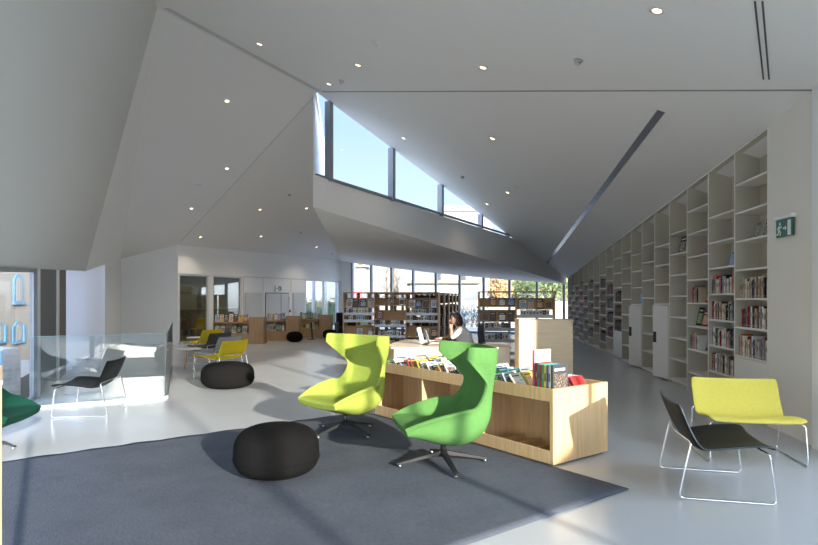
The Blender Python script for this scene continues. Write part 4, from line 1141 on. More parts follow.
def head_mesh():
    b = MB(); n, m = 28, 22; rows = []
    for i in range(1, m):
        th = PI * i / m; row_ = []
        for j in range(n):
            ph = 2 * PI * j / n; d = V((math.sin(th) * math.cos(ph), math.sin(th) * math.sin(ph), math.cos(th)))
            p = V((d.x * .098, d.y * .076, d.z * .118))
            fr = max(0, -d.x)                                # face looks along -x
            if d.z < 0: p.x = p.x * (1 - .12 * -d.z) - .012 * -d.z; p.y *= 1 - .38 * (-d.z) ** 1.5
            if d.z < -.2: p.x += .03 * max(0, d.x) * -d.z
            for ey in (-.032, .032):                         # eye sockets
                e = V((-.09, ey, .004)); k = math.exp(-((p - e).length / .02) ** 2); p.x += .012 * k
            k = math.exp(-((p.y / .055) ** 2 + ((p.z - .028) / .012) ** 2)) * fr; p.x -= .004 * k       # brow
            k = math.exp(-((p.y / .022) ** 2 + ((p.z + .062) / .008) ** 2)) * fr; p.x -= .005 * k       # lips
            k = math.exp(-((p.y / .022) ** 2 + ((p.z + .098) / .014) ** 2)) * fr; p.x -= .006 * k       # chin
            row_.append(HC + p)
        rows.append(row_)
    vs = [[b.bm.verts.new(p) for p in r_] for r_ in rows]
    t_ = b.bm.verts.new(HC + V((0, 0, .118))); u_ = b.bm.verts.new(HC + V((-.012, 0, -.116)))
    for j in range(n):
        b.bm.faces.new([t_, vs[0][j], vs[0][(j + 1) % n]]); b.bm.faces.new([u_, vs[-1][(j + 1) % n], vs[-1][j]])
        for i in range(m - 2): b.bm.faces.new([vs[i][j], vs[i + 1][j], vs[i + 1][(j + 1) % n], vs[i][(j + 1) % n]])
    # nose and ears
    b.tube([HC + V((-.090, 0, .016)), HC + V((-.104, 0, -.012)), HC + V((-.116, 0, -.030)), HC + V((-.098, 0, -.040))], [.007, .010, .0135, .009], 10)
    for s in (-1, 1): b.ball(HC + V((.006, s * .078, -.006)), (.018, .010, .03), 12, 8)
    return b.mesh('head', [])
# hands: palm and five separate fingers each
ha = V((.80, 11.02, 1.012))
hand_up = [([ha, ha + V((-.008, .018, .030)), ha + V((-.010, .028, .055))], [.026, .030, .026])]
for q in range(4):      # curled against the chin
    r0 = ha + V((-.020 + .012 * q, .024 + .004 * q, .056)); ln = .8 * [1, 1.08, 1.02, .84][q]
    hand_up.append(([r0, r0 + V((-.012 + .004 * q, .018, .026)) * ln, r0 + V((.004, .034, .034)) * ln, r0 + V((.018, .038, .022)) * ln], [.0095, .009, .0085, .0075]))
hand_up.append(([ha + V((-.004, .0, .02)), ha + V((.018, .006, .05)), ha + V((.026, .02, .078))], [.011, .0105, .009]))
hb = V((.635, 11.155, .824))
hand_dn = [([V((.650, 11.168, .828)), hb, hb + V((-.045, -.028, 0))], [.026, .030, .028])]
for q in range(4):
    r0 = hb + V((-.060 + .010 * q - .006, -.012 - .016 * q, .0)); ln = [.9, 1.05, 1.0, .8][q]
    hand_dn.append(([r0, r0 + V((-.036, -.012 - .003 * q, .006)) * ln, r0 + V((-.062, -.022 - .004 * q, -.004)) * ln, r0 + V((-.078, -.030 - .004 * q, -.010)) * ln], [.0095, .009, .0085, .0075]))
hand_dn.append(([hb + V((-.005, .016, 0)), hb + V((-.034, .032, .0)), hb + V((-.062, .030, -.004))], [.012, .0105, .009]))
body = skin_mesh(NODES, EDG)
full = join_meshes('person_body', [body, head_mesh(), tubes(hand_up), tubes(hand_dn)])
full.materials.append(M_skin)
for p in full.polygons: p.material_index = 0
woman = bpy.data.objects.new('person', full); COL.objects.link(woman)
rm = woman.modifiers.new('fuse', 'REMESH'); rm.mode = 'VOXEL'; rm.voxel_size = .0055; rm.use_smooth_shade = True
sm = woman.modifiers.new('soft', 'SMOOTH'); sm.iterations = 2; sm.factor = .5
tag(woman, 'woman in a white sweater seated at the desk, chin on her hand, looking left', 'person')
def inflate(nodes, k): return [(n[0], tuple(r * k + .006 for r in (n[1] if isinstance(n[1], tuple) else (n[1], n[1])))) for n in nodes]
sw = NODES[:5] + [NODES[6], NODES[7], NODES[8], ((.803, 10.905, .885), (.042, .042)), NODES[11], NODES[12], NODES[13], ((.80, 11.305, .848), (.040, .040))]
sw[4] = ((.958, 11.1, 1.04), (.058, .062))
sm_ = skin_mesh(inflate(sw, 1.07), [(0, 1), (1, 2), (2, 3), (3, 4), (3, 5), (5, 6), (6, 7), (7, 8), (3, 9), (9, 10), (10, 11), (11, 12)])
sm_.materials.append(M_sweat); o = bpy.data.objects.new('sweater', sm_); COL.objects.link(o); o.parent = woman; o['label'] = 'white knit sweater'
tr = [NODES[0]] + NODES[16:21] + NODES[22:27]; tr[0] = ((1.12, 11.1, .55), (.13, .155))
sm_ = skin_mesh(inflate(tr, 1.05), [(0, 1), (1, 2), (2, 3), (3, 4), (4, 5), (0, 6), (6, 7), (7, 8), (8, 9), (9, 10)])
sm_.materials.append(M_jean); o = bpy.data.objects.new('trousers', sm_); COL.objects.link(o); o.parent = woman; o['label'] = 'blue trousers'
for y in (10.99, 11.21):
    b = MB(); b.ball((.655, y, .04), (.125, .046, .045), 16, 10); b.ball((.72, y, .07), (.05, .044, .06), 12, 8); b.build('shoe', M_shoe, woman)
# chin-length hair: cap, sides and strands
b = MB(); rows = []
n, m = 30, 18
for i in range(m + 1):
    v_ = i / m; row_ = []
    open_ = lerp(2.75, 1.62, min(1, max(0, (v_ - .30) / .35)))     # parts above the forehead, falls behind the cheeks
    for j in range(n + 1):
        ph = -open_ + 2 * open_ * j / n
        rr_ = 1 + .05 * math.sin(7 * ph + 2 * v_) * v_ + .03 * math.sin(17 * ph + 6 * v_)
        if v_ < .6:
            th = v_ / .6 * 1.35
            p = V((math.sin(th) * math.cos(ph) * .110 + .004, math.sin(th) * math.sin(ph) * .088, math.cos(th) * .128))
        else:
            k = (v_ - .6) / .4; zz = lerp(math.cos(1.35) * .128, -.125, k); w_ = 1 + .10 * math.sin(PI * k) - .10 * k * k
            p = V((math.cos(ph) * .108 * w_ + .006 + .012 * k, math.sin(ph) * .088 * w_, zz))
        row_.append(HC + V((p.x * rr_, p.y * rr_, p.z + (.010 * math.sin(11 * ph) * v_ ** 3))))
    rows.append(row_)
b.grid(rows); o = b.build('hair', M_hair, woman, smooth=True); s_ = o.modifiers.new('t', 'SOLIDIFY'); s_.thickness = .016; s_.offset = 0
# eyes, brows and mouth
M_eye = mat('eye_dark', (.03, .02, .015), .2); M_lip = mat('lip_red', (.42, .14, .12), .5)
for s in (-1, 1):
    b = MB(); b.ball(HC + V((-.083, s * .032, .006)), (.008, .013, .008), 12, 8); b.build('eye', M_eye, woman)
    b = MB(); b.tube([HC + V((-.092, s * .018, .027)), HC + V((-.091, s * .034, .031)), HC + V((-.080, s * .05, .026))], .003, 6); b.build('eyebrow', M_hair, woman)
b = MB(); b.tube([HC + V((-.091, -.02, -.062)), HC + V((-.101, 0, -.061)), HC + V((-.091, .02, -.062))], [.003, .006, .003], 8); b.build('mouth', M_lip, woman)

# ------------------------------------------------------------------ magazine stands at the back
rm_ = random.Random(31)
def stand(label, x0, x1, xe, Y, ye, which):
    t = thing('magazine_stand', label, 'stand', (x0, Y, 0), math.atan2(ye - Y, xe - x0) * .35, 'oak magazine stands along the back wall')
    L = x1 - x0; E = xe - x1; rz = t.rotation_euler.z; H = .93
    MB().box(L, L + E, -.06, .42, .0, H).build('end_panel', M_walnut, t, bevel=.003)
    MB().box(0, .03, 0, .40, 0, H - .16).build('side_panel', M_walnut, t)
    MB().box(0, L, .36, .39, .0, H - .08).build('back_board', M_walnut, t)
    MB().box(0, L, 0, .36, H - .22, H - .16).build('upper_shelf', M_walnut, t)
    MB().box(0, L, 0, .36, .34, .38).build('lower_shelf', M_walnut, t)
    MB().box(0, L, 0, .03, .0, .34).build('base_panel', M_walnut, t)
    MB().box(L / 2 - .012, L / 2 + .012, .02, .36, .38, H - .22).build('divider', M_walnut, t)
    M = Matrix.Translation((x0, Y, 0)) @ Matrix.Rotation(rz, 4, 'Z')
    for lv, (z, n, hh) in enumerate(((.381, 6, .27), (H - .159, 7, .27))):
        for q in range(n):
            c = rm_.choice(['white', 'pale blue', 'grey', 'cream', 'navy', 'white', 'dark red', 'yellow', 'charcoal', 'teal']); w = rm_.uniform(.12, .15) * L / 1.2
            x = .05 + q * (L - .1) / n
            if abs(x + w / 2 - L / 2) < w / 2 + .012 and lv == 0: x = L / 2 + .016
            put('magazine', face_mesh(c, rm_.choice(list(ART))), M @ Matrix.Translation((x, .03 + .002 * q, z + .003)), (w, .012, hh * rm_.uniform(.85, 1)),
                '%s magazine, %s from left, %s shelf of the %s magazine stand' % (c, ORD[q], ['lower', 'upper'][lv], which), 'magazine', 'magazines on the back stands', -.25)
stand('oak magazine stand nearest the smoked glass, with a broad end panel', -6.86, -5.60, -5.08, 20.3, 20.3, 'first')
stand('oak magazine stand in the middle of the back wall', -5.38, -4.60, -4.12, 21.7, 21.7, 'second')
stand('oak magazine stand farthest right along the back wall', -4.42, -3.58, -3.1, 23.2, 23.2, 'third')
# thin pole table leg and a dark armchair near the window
t = thing('armchair', 'black armchair between the far magazine stand and the window', 'chair', (-2.62, 23.9, 0), .4)
MB().box(-.30, .30, -.28, .28, .16, .42).build('seat', M_black, t, bevel=.05, bseg=3); MB().box(-.32, .32, .2, .34, .3, 1.0).build('backrest', M_black, t, bevel=.05, bseg=3)
for s in (-1, 1):
    MB().box(s * .34 - .05, s * .34 + .05, -.26, .3, .16, .6).build('armrest', M_black, t, bevel=.03)
    for y in (-.22, .24): MB().cyl((s * .28, y, 0), (s * .28, y, .17), .018, n=10).build('leg', M_black, t)
t = thing('side_table', 'small dark table on splayed leg beside the middle magazine stand', 'table', (-3.78, 22.4, 0), 0)
MB().lathe([(0, .68), (.24, .68), (.24, .70), (0, .70)], 24).build('table_top', M_walnut, t); MB().cyl((.05, 0, 0), (0, 0, .68), .03, .03).build('leg', M_char, t); MB().lathe([(0, 0), (.16, 0), (.15, .015), (0, .02)], 24).build('base', M_char, t)
# ------------------------------------------------------------------ outside
M_terr = mat('pale_terrace_paving', (.36, .35, .33), .85, var=.12, vscale=1.5)
M_gnd = mat('dry_ground', (.22, .20, .15), .95, var=.25, vscale=.6)
struct(MB().box(-120, 160, -60, 200, -4.7, -4.5).build('ground', M_gnd), 'lower ground far around the building', 'ground')
struct(MB().prism([(-12, 29.3), (7.3, 25.3), (60, 25.3), (60, 140), (-40, 140), (-40, 40), (-11.5, 24.5)], -4.6, -.03).build('ground_terrace', M_terr), 'pale terrace beyond the far glazing', 'terrace')
struct(MB().prism([(5.12, -30), (60, -30), (60, 25), (7.9, 25), (4.95, 6.9), (4.6, 6.2)], -4.6, -.03).build('ground_garden', M_terr), 'paved garden strip outside the side window', 'terrace')
struct(MB().prism([(1.2, -9.1), (-3.3, .6), (-6.7, 8.9), (-9.4, 15.4), (-12.5, 15.0), (-9.6, 8.6), (-6.4, .4), (-2, -9.1)], -4.6, -.03).build('ground_walk', M_terr), 'narrow paved walk outside the left window', 'terrace')
M_stone = None
def stone_mat(name, c1, c2, mort, sc):
    m, nt, out = new_mat(name)
    b = nt.nodes.new('ShaderNodeBsdfPrincipled'); tc = nt.nodes.new('ShaderNodeTexCoord'); br = nt.nodes.new('ShaderNodeTexBrick')
    mp = nt.nodes.new('ShaderNodeMapping'); mp.inputs['Rotation'].default_value = (PI / 2, 0, 0)
    nt.links.new(tc.outputs['Object'], mp.inputs[0]); nt.links.new(mp.outputs[0], br.inputs['Vector'])
    br.inputs['Color1'].default_value = (*c1, 1); br.inputs['Color2'].default_value = (*c2, 1); br.inputs['Mortar'].default_value = (*mort, 1)
    br.inputs['Scale'].default_value = sc; br.inputs['Mortar Size'].default_value = .03; br.inputs['Bias'].default_value = -.2
    n = nt.nodes.new('ShaderNodeTexNoise'); n.inputs['Scale'].default_value = 5; nt.links.new(tc.outputs['Object'], n.inputs['Vector'])
    mx = nt.nodes.new('ShaderNodeMix'); mx.data_type = 'RGBA'; mx.blend_type = 'MULTIPLY'; mx.inputs[0].default_value = .5
    nt.links.new(br.outputs[0], mx.inputs[6]); nt.links.new(n.outputs[0], mx.inputs[7]); nt.links.new(mx.outputs[2], b.inputs['Base Color'])
    b.inputs['Roughness'].default_value = .9; nt.links.new(b.outputs[0], out.inputs[0]); return m
M_stone = stone_mat('grey_stone_courses', (.70, .70, .70), (.50, .50, .52), (.75, .74, .72), 3.2)
M_white_ext = mat('off_white_render', (.36, .345, .32), .9, var=.05, vscale=.8)
M_house = mat('warm_white_house_render', (.31, .29, .265), .9, var=.05, vscale=.8)
M_cream_ext = mat('cream_render', (.36, .33, .285), .9, var=.05, vscale=.8)
M_blue_sh = mat('sky_blue_shutter', (.11, .25, .39), .6, var=.08)
M_brown_eave = mat('brown_eave', (.24, .17, .12), .7)
M_win_ext = mat('grey_window_pane', (.20, .24, .26), .15)
M_shut = mat('grey_green_roller_shutter', (.42, .47, .44), .6)
# stone garden wall and the white house with blue shutters
a, c = V((-6.95, 9.9, 0)), V((-11.8, 11.9, 0))
t = struct(MB().slab([a + V((0, 0, -.1)), c + V((0, 0, -.1)), c + V((0, 0, .80)), a + V((0, 0, .72))], (.12, .30, 0)).build('stone_wall', M_stone), 'low grey stone wall outside the left window', 'wall'); t['kind'] = 'structure'
def arch(b, x0, x1, z0, z1, y0, y1, n=10):
    r = (x1 - x0) / 2; zc = z1 - r; pts = [(x0, z0), (x1, z0)] + [((x0 + x1) / 2 + r * math.cos(PI * i / n), zc + r * math.sin(PI * i / n)) for i in range(n + 1)]
    b.slab([(x, y0, z) for x, z in pts], (0, y1 - y0, 0))
H0 = V((-11.6, 14.2, -4.5)); HZ = 1.74
t = thing('house', 'off-white house with arched windows and sky blue shutters, seen left', 'house', H0, HZ)
MB().box(0, 14, 0, 7, 0, 10.2).build('wall', M_house, t); MB().box(-.3, 14.3, -.3, 7.3, 10.2, 10.5).build('roof', M_brown_eave, t)
HM = (Matrix.Translation(H0) @ Matrix.Rotation(HZ, 4, 'Z')).inverted()
def onhouse(u, v):
    for k in range(400):
        p = HM @ at(u, v, 9 + k * .05)
        if p.y > 0: return p
def house_window(u0, u1, v0, v1, shut):
    p, q = onhouse(u0, v1), onhouse(u1, v0); b = MB(); arch(b, p.x, q.x, p.z, q.z, -.05, .02); f = b.build('window', M_blue_sh, t)
    w = q.x - p.x; b = MB(); arch(b, p.x + .2 * w, q.x - .2 * w, p.z + .05, q.z - .08, -.06, -.045); b.build('pane', M_house, f)
    b = MB(); b.box((p.x + q.x) / 2 - .012, (p.x + q.x) / 2 + .012, -.075, -.06, p.z + .05, q.z - .1); b.build('glazing_bar', M_win_ext, f)
    if shut:
        for x0, x1 in ((p.x - .28 * w, p.x + .02 * w), (q.x - .02 * w, q.x + .28 * w)):
            MB().box(x0, x1, -.09, -.05, p.z, q.z - .25 * w).build('shutter', M_blue_sh, f)
    MB().box(p.x - .06, q.x + .06, -.10, 0, p.z - .05, p.z).build('sill', M_blue_sh, f)
house_window(12.5, 22, 274.5, 303, False); house_window(12.5, 21.5, 321, 342.5, True); house_window(-6.5, 2, 322, 342.5, True)
# white table and blue chair on the walk outside
t = thing('round_table', 'white round table outside the left window', 'table', (-5.95, 7.55, -.03)); MB().lathe([(0, .55), (.45, .55), (.46, .57), (.45, .585), (0, .585)], 36).build('table_top', M_ttop, t)
MB().cyl((0, 0, .02), (0, 0, .55), .03).build('column', M_steel, t); MB().lathe([(0, 0), (.22, 0), (.21, .02), (0, .025)], 28).build('base', M_steel, t)
t = thing('garden_chair', 'blue low chair outside the left window near the stone wall', 'chair', (-6.6, 9.0, -.03), .5)
MB().box(-.22, .22, -.22, .22, .38, .41).build('seat', M_blue_sh, t, bevel=.01); b = MB(); b.slab([(-.22, .2, .42), (.22, .2, .42), (.2, .3, .78), (-.2, .3, .78)], (0, .02, 0)); b.build('backrest', M_blue_sh, t)
for x in (-.2, .2):
    for y in (-.2, .2): MB().cyl((x * 1.1, y * 1.1, 0), (x * .9, y * .9, .38), .012, n=8).build('leg', M_steel, t)

# buildings beyond the far glazing
def building(label, u0, u1, vtop, Y, dep, m, wins=(), roof=.3, z0=-.05, eave=None, name='building'):
    p0, p1 = at(u0, vtop, Y), at(u1, vtop, Y); W = p1.x - p0.x; H = p0.z - z0
    t = thing(name, label, 'building', (p0.x, Y, z0)); MB().box(0, W, 0, dep, 0, H).build('wall', m, t)
    MB().box(-.3, W + .3, -.5, dep + .3, H, H + roof).build('roof', eave or M_white_ext, t)
    for (a, c, d, e, sh) in wins:
        q0, q1 = at(a, e, Y), at(c, d, Y); x0, x1, za, zb = q0.x - p0.x, q1.x - p0.x, q0.z - z0, q1.z - z0
        f = MB().box(x0 - .06, x1 + .06, -.06, .02, za - .06, zb + .06).build('window', M_white_ext, t)
        MB().box(x0, x1, -.075, -.06, za, zb).build('pane', M_shut if sh else M_win_ext, f)
        MB().box((x0 + x1) / 2 - .03, (x0 + x1) / 2 + .03, -.09, -.075, za, zb).build('glazing_bar', M_white_ext, f)
    return t
building('cream apartment block with small windows behind the bare trees', 373, 413, 252, 58, 10, M_cream_ext, [(380.5, 385, 283, 291, 0), (398, 403, 272, 284, 0), (388, 392, 300, 312, 0), (404, 409, 300, 312, 1)])
building('long low white house with a flat brown eave', 410.5, 478, 283.5, 46, 9, M_white_ext, [(438, 449, 284.8, 294, 1), (414, 421, 285, 295, 0), (425, 432, 286, 297, 0), (455, 460, 286, 296, 0)], .25, eave=M_brown_eave)
building('bright white block between the low house and the autumn trees', 466, 490, 266, 62, 9, M_white_ext, [(473, 479, 272, 281, 0), (482, 486, 274, 283, 0)])
building('white gabled house half hidden by autumn trees', 494, 508, 277, 70, 8, M_white_ext, [(498, 503, 280, 287, 0)])
building('pale tower block seen through the clerestory glass', 441, 492, 211, 95, 14, M_cream_ext, [(446, 452, 218, 226, 0), (458, 464, 219, 228, 1), (470, 476, 219, 228, 0)], .8)
building('thin white tower near the red crane', 357.5, 365, 267, 52, 4, M_white_ext, [(360, 362, 272, 278, 0)])
# crane-like red mast with a green and orange lamp arm
M_redp = mat('faded_red_paint', (.62, .14, .17), .6, var=.06); M_ora = mat('orange_paint', (.75, .25, .06), .5); M_grn = mat('grey_green_paint', (.14, .20, .17), .5)
p = at(357, 291, 48); t = thing('crane', 'red tapered crane mast with orange tipped arm left of the white tower', 'crane', (p.x, 48, -.03))
b = MB(); b.tube([(.2, 0, 0), (-.15, 0, 2.4), (-.62, 0, 3.7), (-.66, 0, 3.95)], [.62, .48, .12, .06], 8); b.build('mast', M_redp, t)
b = MB(); b.tube([(-.66, 0, 3.6), (-.2, 0, 4.2), (.25, 0, 4.45)], .09, 8); b.build('arm', M_grn, t); b = MB(); b.tube([(.2, 0, 4.42), (.48, 0, 4.55)], .16, 8); b.build('tip', M_ora, t)
# trees
M_bark = mat('grey_brown_bark', (.20, .16, .12), .9, var=.2, vscale=10)
M_leafs = [mat('autumn_gold_leaves', (.48, .40, .12), .8, var=.3, vscale=3), mat('olive_green_leaves', (.16, .20, .07), .8, var=.3, vscale=3), mat('rusty_leaves', (.46, .28, .12), .8, var=.3, vscale=3),
           mat('blue_grey_shrub_leaves', (.13, .19, .24), .7, var=.4, vscale=4), mat('dark_green_shrub_leaves', (.05, .08, .04), .8, var=.3, vscale=3)]
def leaves(b, c, r, n, s, R_):
    for _ in range(n):
        d = V((R_.gauss(0, 1), R_.gauss(0, 1), R_.gauss(0, 1))).normalized() * (R_.random() ** .4)
        p = V(c) + V((d.x * r[0], d.y * r[1], d.z * r[2])); u_ = V((R_.gauss(0, 1), R_.gauss(0, 1), R_.gauss(0, 1))).normalized(); w_ = u_.orthogonal().normalized()
        k = s * R_.uniform(.6, 1.3); b.face([p - u_ * k, p + w_ * k * .5, p + u_ * k, p - w_ * k * .5])
def tree(label, x, y, h, r, li, seed, n=700, s=.16, bare=False, group='trees beyond the far glazing'):
    R_ = random.Random(seed); t = thing('bare_tree' if bare else 'leafy_tree', label, 'tree', (x, y, -.04), 0, group)
    b = MB(); b.tube([(0, 0, 0), (.05, 0, h * .35), (-.03, .02, h * .7)], [.14, .10, .05], 8); tr = b.build('trunk', M_bark, t)
    b = MB()
    for k in range(26 if bare else 8):
        z = h * R_.uniform(.25, .75); a = R_.uniform(0, 2 * PI); l = r * R_.uniform(.5, 1.05); q = V((l * math.cos(a), l * math.sin(a), min(h, z + l * R_.uniform(.5, 1.3))))
        b.tube([(0, 0, z), q * .5 + V((0, 0, z * .5 + .05)), q], [.035, .022, .008], 5)
        if bare:
            for _ in range(3):
                e = q + V((R_.uniform(-.5, .5), R_.uniform(-.5, .5), R_.uniform(.1, .6))); b.tube([q * .7 + V((0, 0, z * .3)), e], [.012, .005], 4)
    b.build('branches', M_bark, t)
    if not bare:
        b = MB(); leaves(b, (0, 0, h * .68), (r, r, h * .36), n, s, R_); b.build('crown', M_leafs[li], t, recalc=False)
for u, Y, h, r, i in ((397, 49, 6.5, 1.0, 0), (394, 53.5, 6.5, .75, 1), (386.5, 55.5, 6, .75, 2)):
    p = at(u, 298, Y); tree('bare winter tree before the cream block, %s from the left' % ['third', 'second', 'first'][i], p.x, Y, h, r, 0, 40 + i, bare=True, group='bare trees before the cream block')
for i, (u, Y, h, r, li, w) in enumerate(((500, 40, 3.1, .9, 2, 'small rusty leaved tree before the white gabled house'), (512, 47, 4.2, 1.5, 0, 'golden autumn tree behind the left bay of the two-bay bookcase'), (527, 41, 3.5, 1.2, 1, 'olive green tree between two golden autumn trees'),
                              (541, 49, 4.4, 1.6, 0, 'golden autumn tree behind the right bay of the two-bay bookcase'), (557, 37.5, 3.5, 1.1, 1, 'olive green tree close to the end of the bookcase wall'), (567, 45.5, 4.3, 1.5, 0, 'golden autumn tree at the far end of the bookcase wall'),
                              (534, 60, 5.6, 2.4, 2, 'taller rusty tree behind the row of autumn trees'))):
    p = at(u, 298, Y); tree(w, p.x, Y, h, r, li, 60 + i)
# fence and shrubs close to the glass
M_fence = wood('weathered_fence_boards', srgb(150, 132, 112), srgb(182, 166, 146))
a, c = at(300, 300, 36), at(600, 300, 34); t = thing('board_fence', 'weathered vertical board fence beyond the far glazing', 'fence', (a.x, 36, -.03), math.atan2(-2, c.x - a.x))
L_ = (V((c.x, 34, 0)) - V((a.x, 36, 0))).length; b = MB(); x = 0; R_ = random.Random(8)
while x < L_: b.box(x, x + .13, 0, .025, .05, 1.46 + R_.uniform(-.02, .02)); x += .145
b.build('boards', M_fence, t); b = MB(); [b.box(0, L_, .025, .07, z, z + .08) for z in (.3, 1.2)]; b.build('rail', M_fence, t)
for i, (u, Y, h) in enumerate(((457, 32.0, 1.25), (464.5, 30.4, 1.2), (471.5, 32.2, 1.4), (479, 30.6, 1.2), (449, 30.6, 1.1), (487, 32.2, 1.1))):
    p = at(u, 298, Y); R_ = random.Random(90 + i); t = thing('shrub', 'blue-grey leafy shrub before the board fence, %s from the left' % ['second', 'third', 'fourth', 'fifth', 'first', 'sixth'][i], 'shrub', (p.x, Y, -.035), 0, 'blue-grey shrubs before the fence')
    b = MB()
    for k in range(9): b.tube([(R_.uniform(-.08, .08), R_.uniform(-.08, .08), 0), (R_.uniform(-.26, .26), R_.uniform(-.22, .22), h * R_.uniform(.6, 1))], [.02, .008], 5)
    b.build('stems', M_bark, t); b = MB(); leaves(b, (0, 0, h * .55), (.34, .30, h * .5), 190, .08, R_); b.build('foliage', M_leafs[3], t, recalc=False)
# dark hedge and posts behind the back-wall window
p = at(323, 298, 36); t = thing('clipped_hedge', 'dark clipped hedge behind the window of the back wall', 'hedge', (p.x - 3.4, 35, -.04)); R_ = random.Random(5)
b = MB(); [leaves(b, (x * .6, 0, .85), (.45, .5, .85), 170, .10, R_) for x in range(11)]; b.build('foliage', M_leafs[4], t, recalc=False); MB().box(0, 6.2, -.25, .25, 0, 1.4).build('branches', M_leafs[4], t)
for i, u in enumerate((313.5, 325.5, 337)):
    p = at(u, 298, 31.5); t = thing('steel_post', 'dark steel canopy post outside the back window, %s from the left' % ORD[i], 'post', (p.x, 31.5, -.035), 0, 'canopy posts'); MB().box(-.09, .09, -.09, .09, .02, 3.2).build('shaft', M_alu, t); MB().box(-.16, .16, -.16, .16, 0, .02).build('base_plate', M_alu, t)
# added wall, out of view, keeps low sun off the near right floor
struct(MB().box(6.0, 6.25, -26, 10, -.05, 2.25).build('wall_sun_screen', M_white_ext), 'added unseen wall blocking low sun outside the side window', 'wall')
# ------------------------------------------------------------------ recessed lights and other ceiling fittings
M_ring = mat('white_trim_ring', (.75, .74, .72), .5, var=.01); M_lens = emis('warm_lamp_lens', (1, .78, .5), 2.2); M_cone = mat('satin_reflector', (.62, .55, .45), .3, .6)
def nrm_of(zf, x, y):
    e = .01; return V(((zf(x + e, y) - zf(x - e, y)) / (2 * e), (zf(x, y + e) - zf(x, y - e)) / (2 * e), -1)).normalized()
def mount(u, v, zf, off=.002):
    p = hit(u, v, zf); n = nrm_of(zf, p.x, p.y); return p + n * off, n.to_track_quat('Z', 'Y').to_euler()
DL = [(657, 10.5, zA, 'large round downlight nearest the camera, beside the double black slot'), (483, 67.5, zA, 'round downlight above the middle of the clerestory, upper ceiling'), (358, 65, zA, 'round downlight above the white vent plate near the fold'),
      (329, 84, zA, 'round downlight at the ceiling apex beside the fold'), (259.5, 44, zA, 'round downlight close to the grey fold band, upper ceiling'), (227, 101, zC, 'upper round downlight on the left falling ceiling plane'),
      (227, 168.5, zC, 'second round downlight down the left falling ceiling plane'), (191.5, 208.5, zC, 'lowest round downlight on the left falling plane, beside the crease'), (492.5, 138.5, zB, 'round downlight right of the clerestory, topmost on that slope'), (403.5, 138.2, zB, 'round downlight just above the clerestory glass'),
      (507.5, 192.5, zB, 'round downlight below the small white plate, right slope'), (487, 204, zB, 'round downlight close to the fourth clerestory mullion'), (260, 209.5, zD, 'middle round downlight of the upper row above the back doors'),
      (306.5, 208.3, zD, 'right round downlight of the upper row, beside the fascia tip'), (200.5, 237, zD, 'left round downlight of the lower row above the smoked glass'), (261, 236.3, zD, 'middle round downlight of the lower row above the exit sign'), (316.5, 247, zD, 'right round downlight of the lower row, near the reveal')]
for u, v, zf, lab in DL:
    p, e = mount(u, v, zf); t = thing('downlight', lab, 'ceiling light', p, 0, 'round recessed downlights'); t.rotation_euler = e
    s = 1.0
    MB().lathe([(.062, .0), (.085, .0), (.085, .006), (.078, .010), (.066, .010), (.062, .004)], 32).build('trim_ring', M_ring, t)
    MB().lathe([(.062, .009), (.045, .004), (.045, .001), (.062, .001)], 28).build('reflector', M_cone, t); MB().lathe([(0, .005), (.044, .004), (.044, .001), (0, .001)], 24).build('lens', M_lens, t)
    sp = bpy.data.lights.new('downlight_beam', 'SPOT'); sp.energy = 12 if zf is zB else (38 if v > 95 else 14); sp.color = (1, .86, .68); sp.spot_size = math.radians(125); sp.spot_blend = .8; sp.shadow_soft_size = .05
    lo = bpy.data.objects.new('downlight_beam', sp); COL.objects.link(lo); lo.location = p + V((0, 0, -.03))
M_plate = mat('white_plastic_plate', (.85, .85, .84), .4, var=.01)
for u, v, zf, lab in ((375, 43.5, zA, 'white rectangular vent plate on the upper ceiling'), (455, 151.5, zB, 'white rectangular plate between two downlights above the clerestory'), (517, 187, zB, 'small white plate near the long slot diffuser'), (198.5, 184.5, zC, 'small white plate on the left falling plane')):
    p, e = mount(u, v, zf); t = thing('vent_plate', lab, 'vent', p, 0, 'white ceiling plates'); t.rotation_euler = e
    MB().box(-.12, .12, -.05, .05, 0, .008).build('plate', M_plate, t, bevel=.002); b = MB(); [b.box(-.10, .10, -.034 + .02 * k, -.026 + .02 * k, .008, .011) for k in range(4)]; b.build('louvre', M_band, t)
for u, v, zf, lab in ((342, 80.5, zA, 'smoke detector near the ceiling apex'), (578.5, 60, zA, 'smoke detector on the upper ceiling right of the clerestory'), (462.5, 176.5, zB, 'smoke detector above the third clerestory pane'), (289.5, 194.5, zD, 'smoke detector left of the fascia tip'), (301, 232, zD, 'small detector between the lower row of downlights'), (332.5, 253.5, zD, 'small detector close to the far pier'), (555, 274, zB, 'detector at the low end of the right slope')):
    p, e = mount(u, v, zf); t = thing('smoke_detector', lab, 'smoke detector', p, 0, 'smoke detectors'); t.rotation_euler = e
    MB().lathe([(0, 0), (.055, 0), (.055, .018), (.045, .03), (0, .03)], 28).build('base', M_steel, t); MB().lathe([(0, .03), (.035, .03), (.032, .055), (.02, .062), (0, .062)], 24).build('sensor_head', M_band, t)
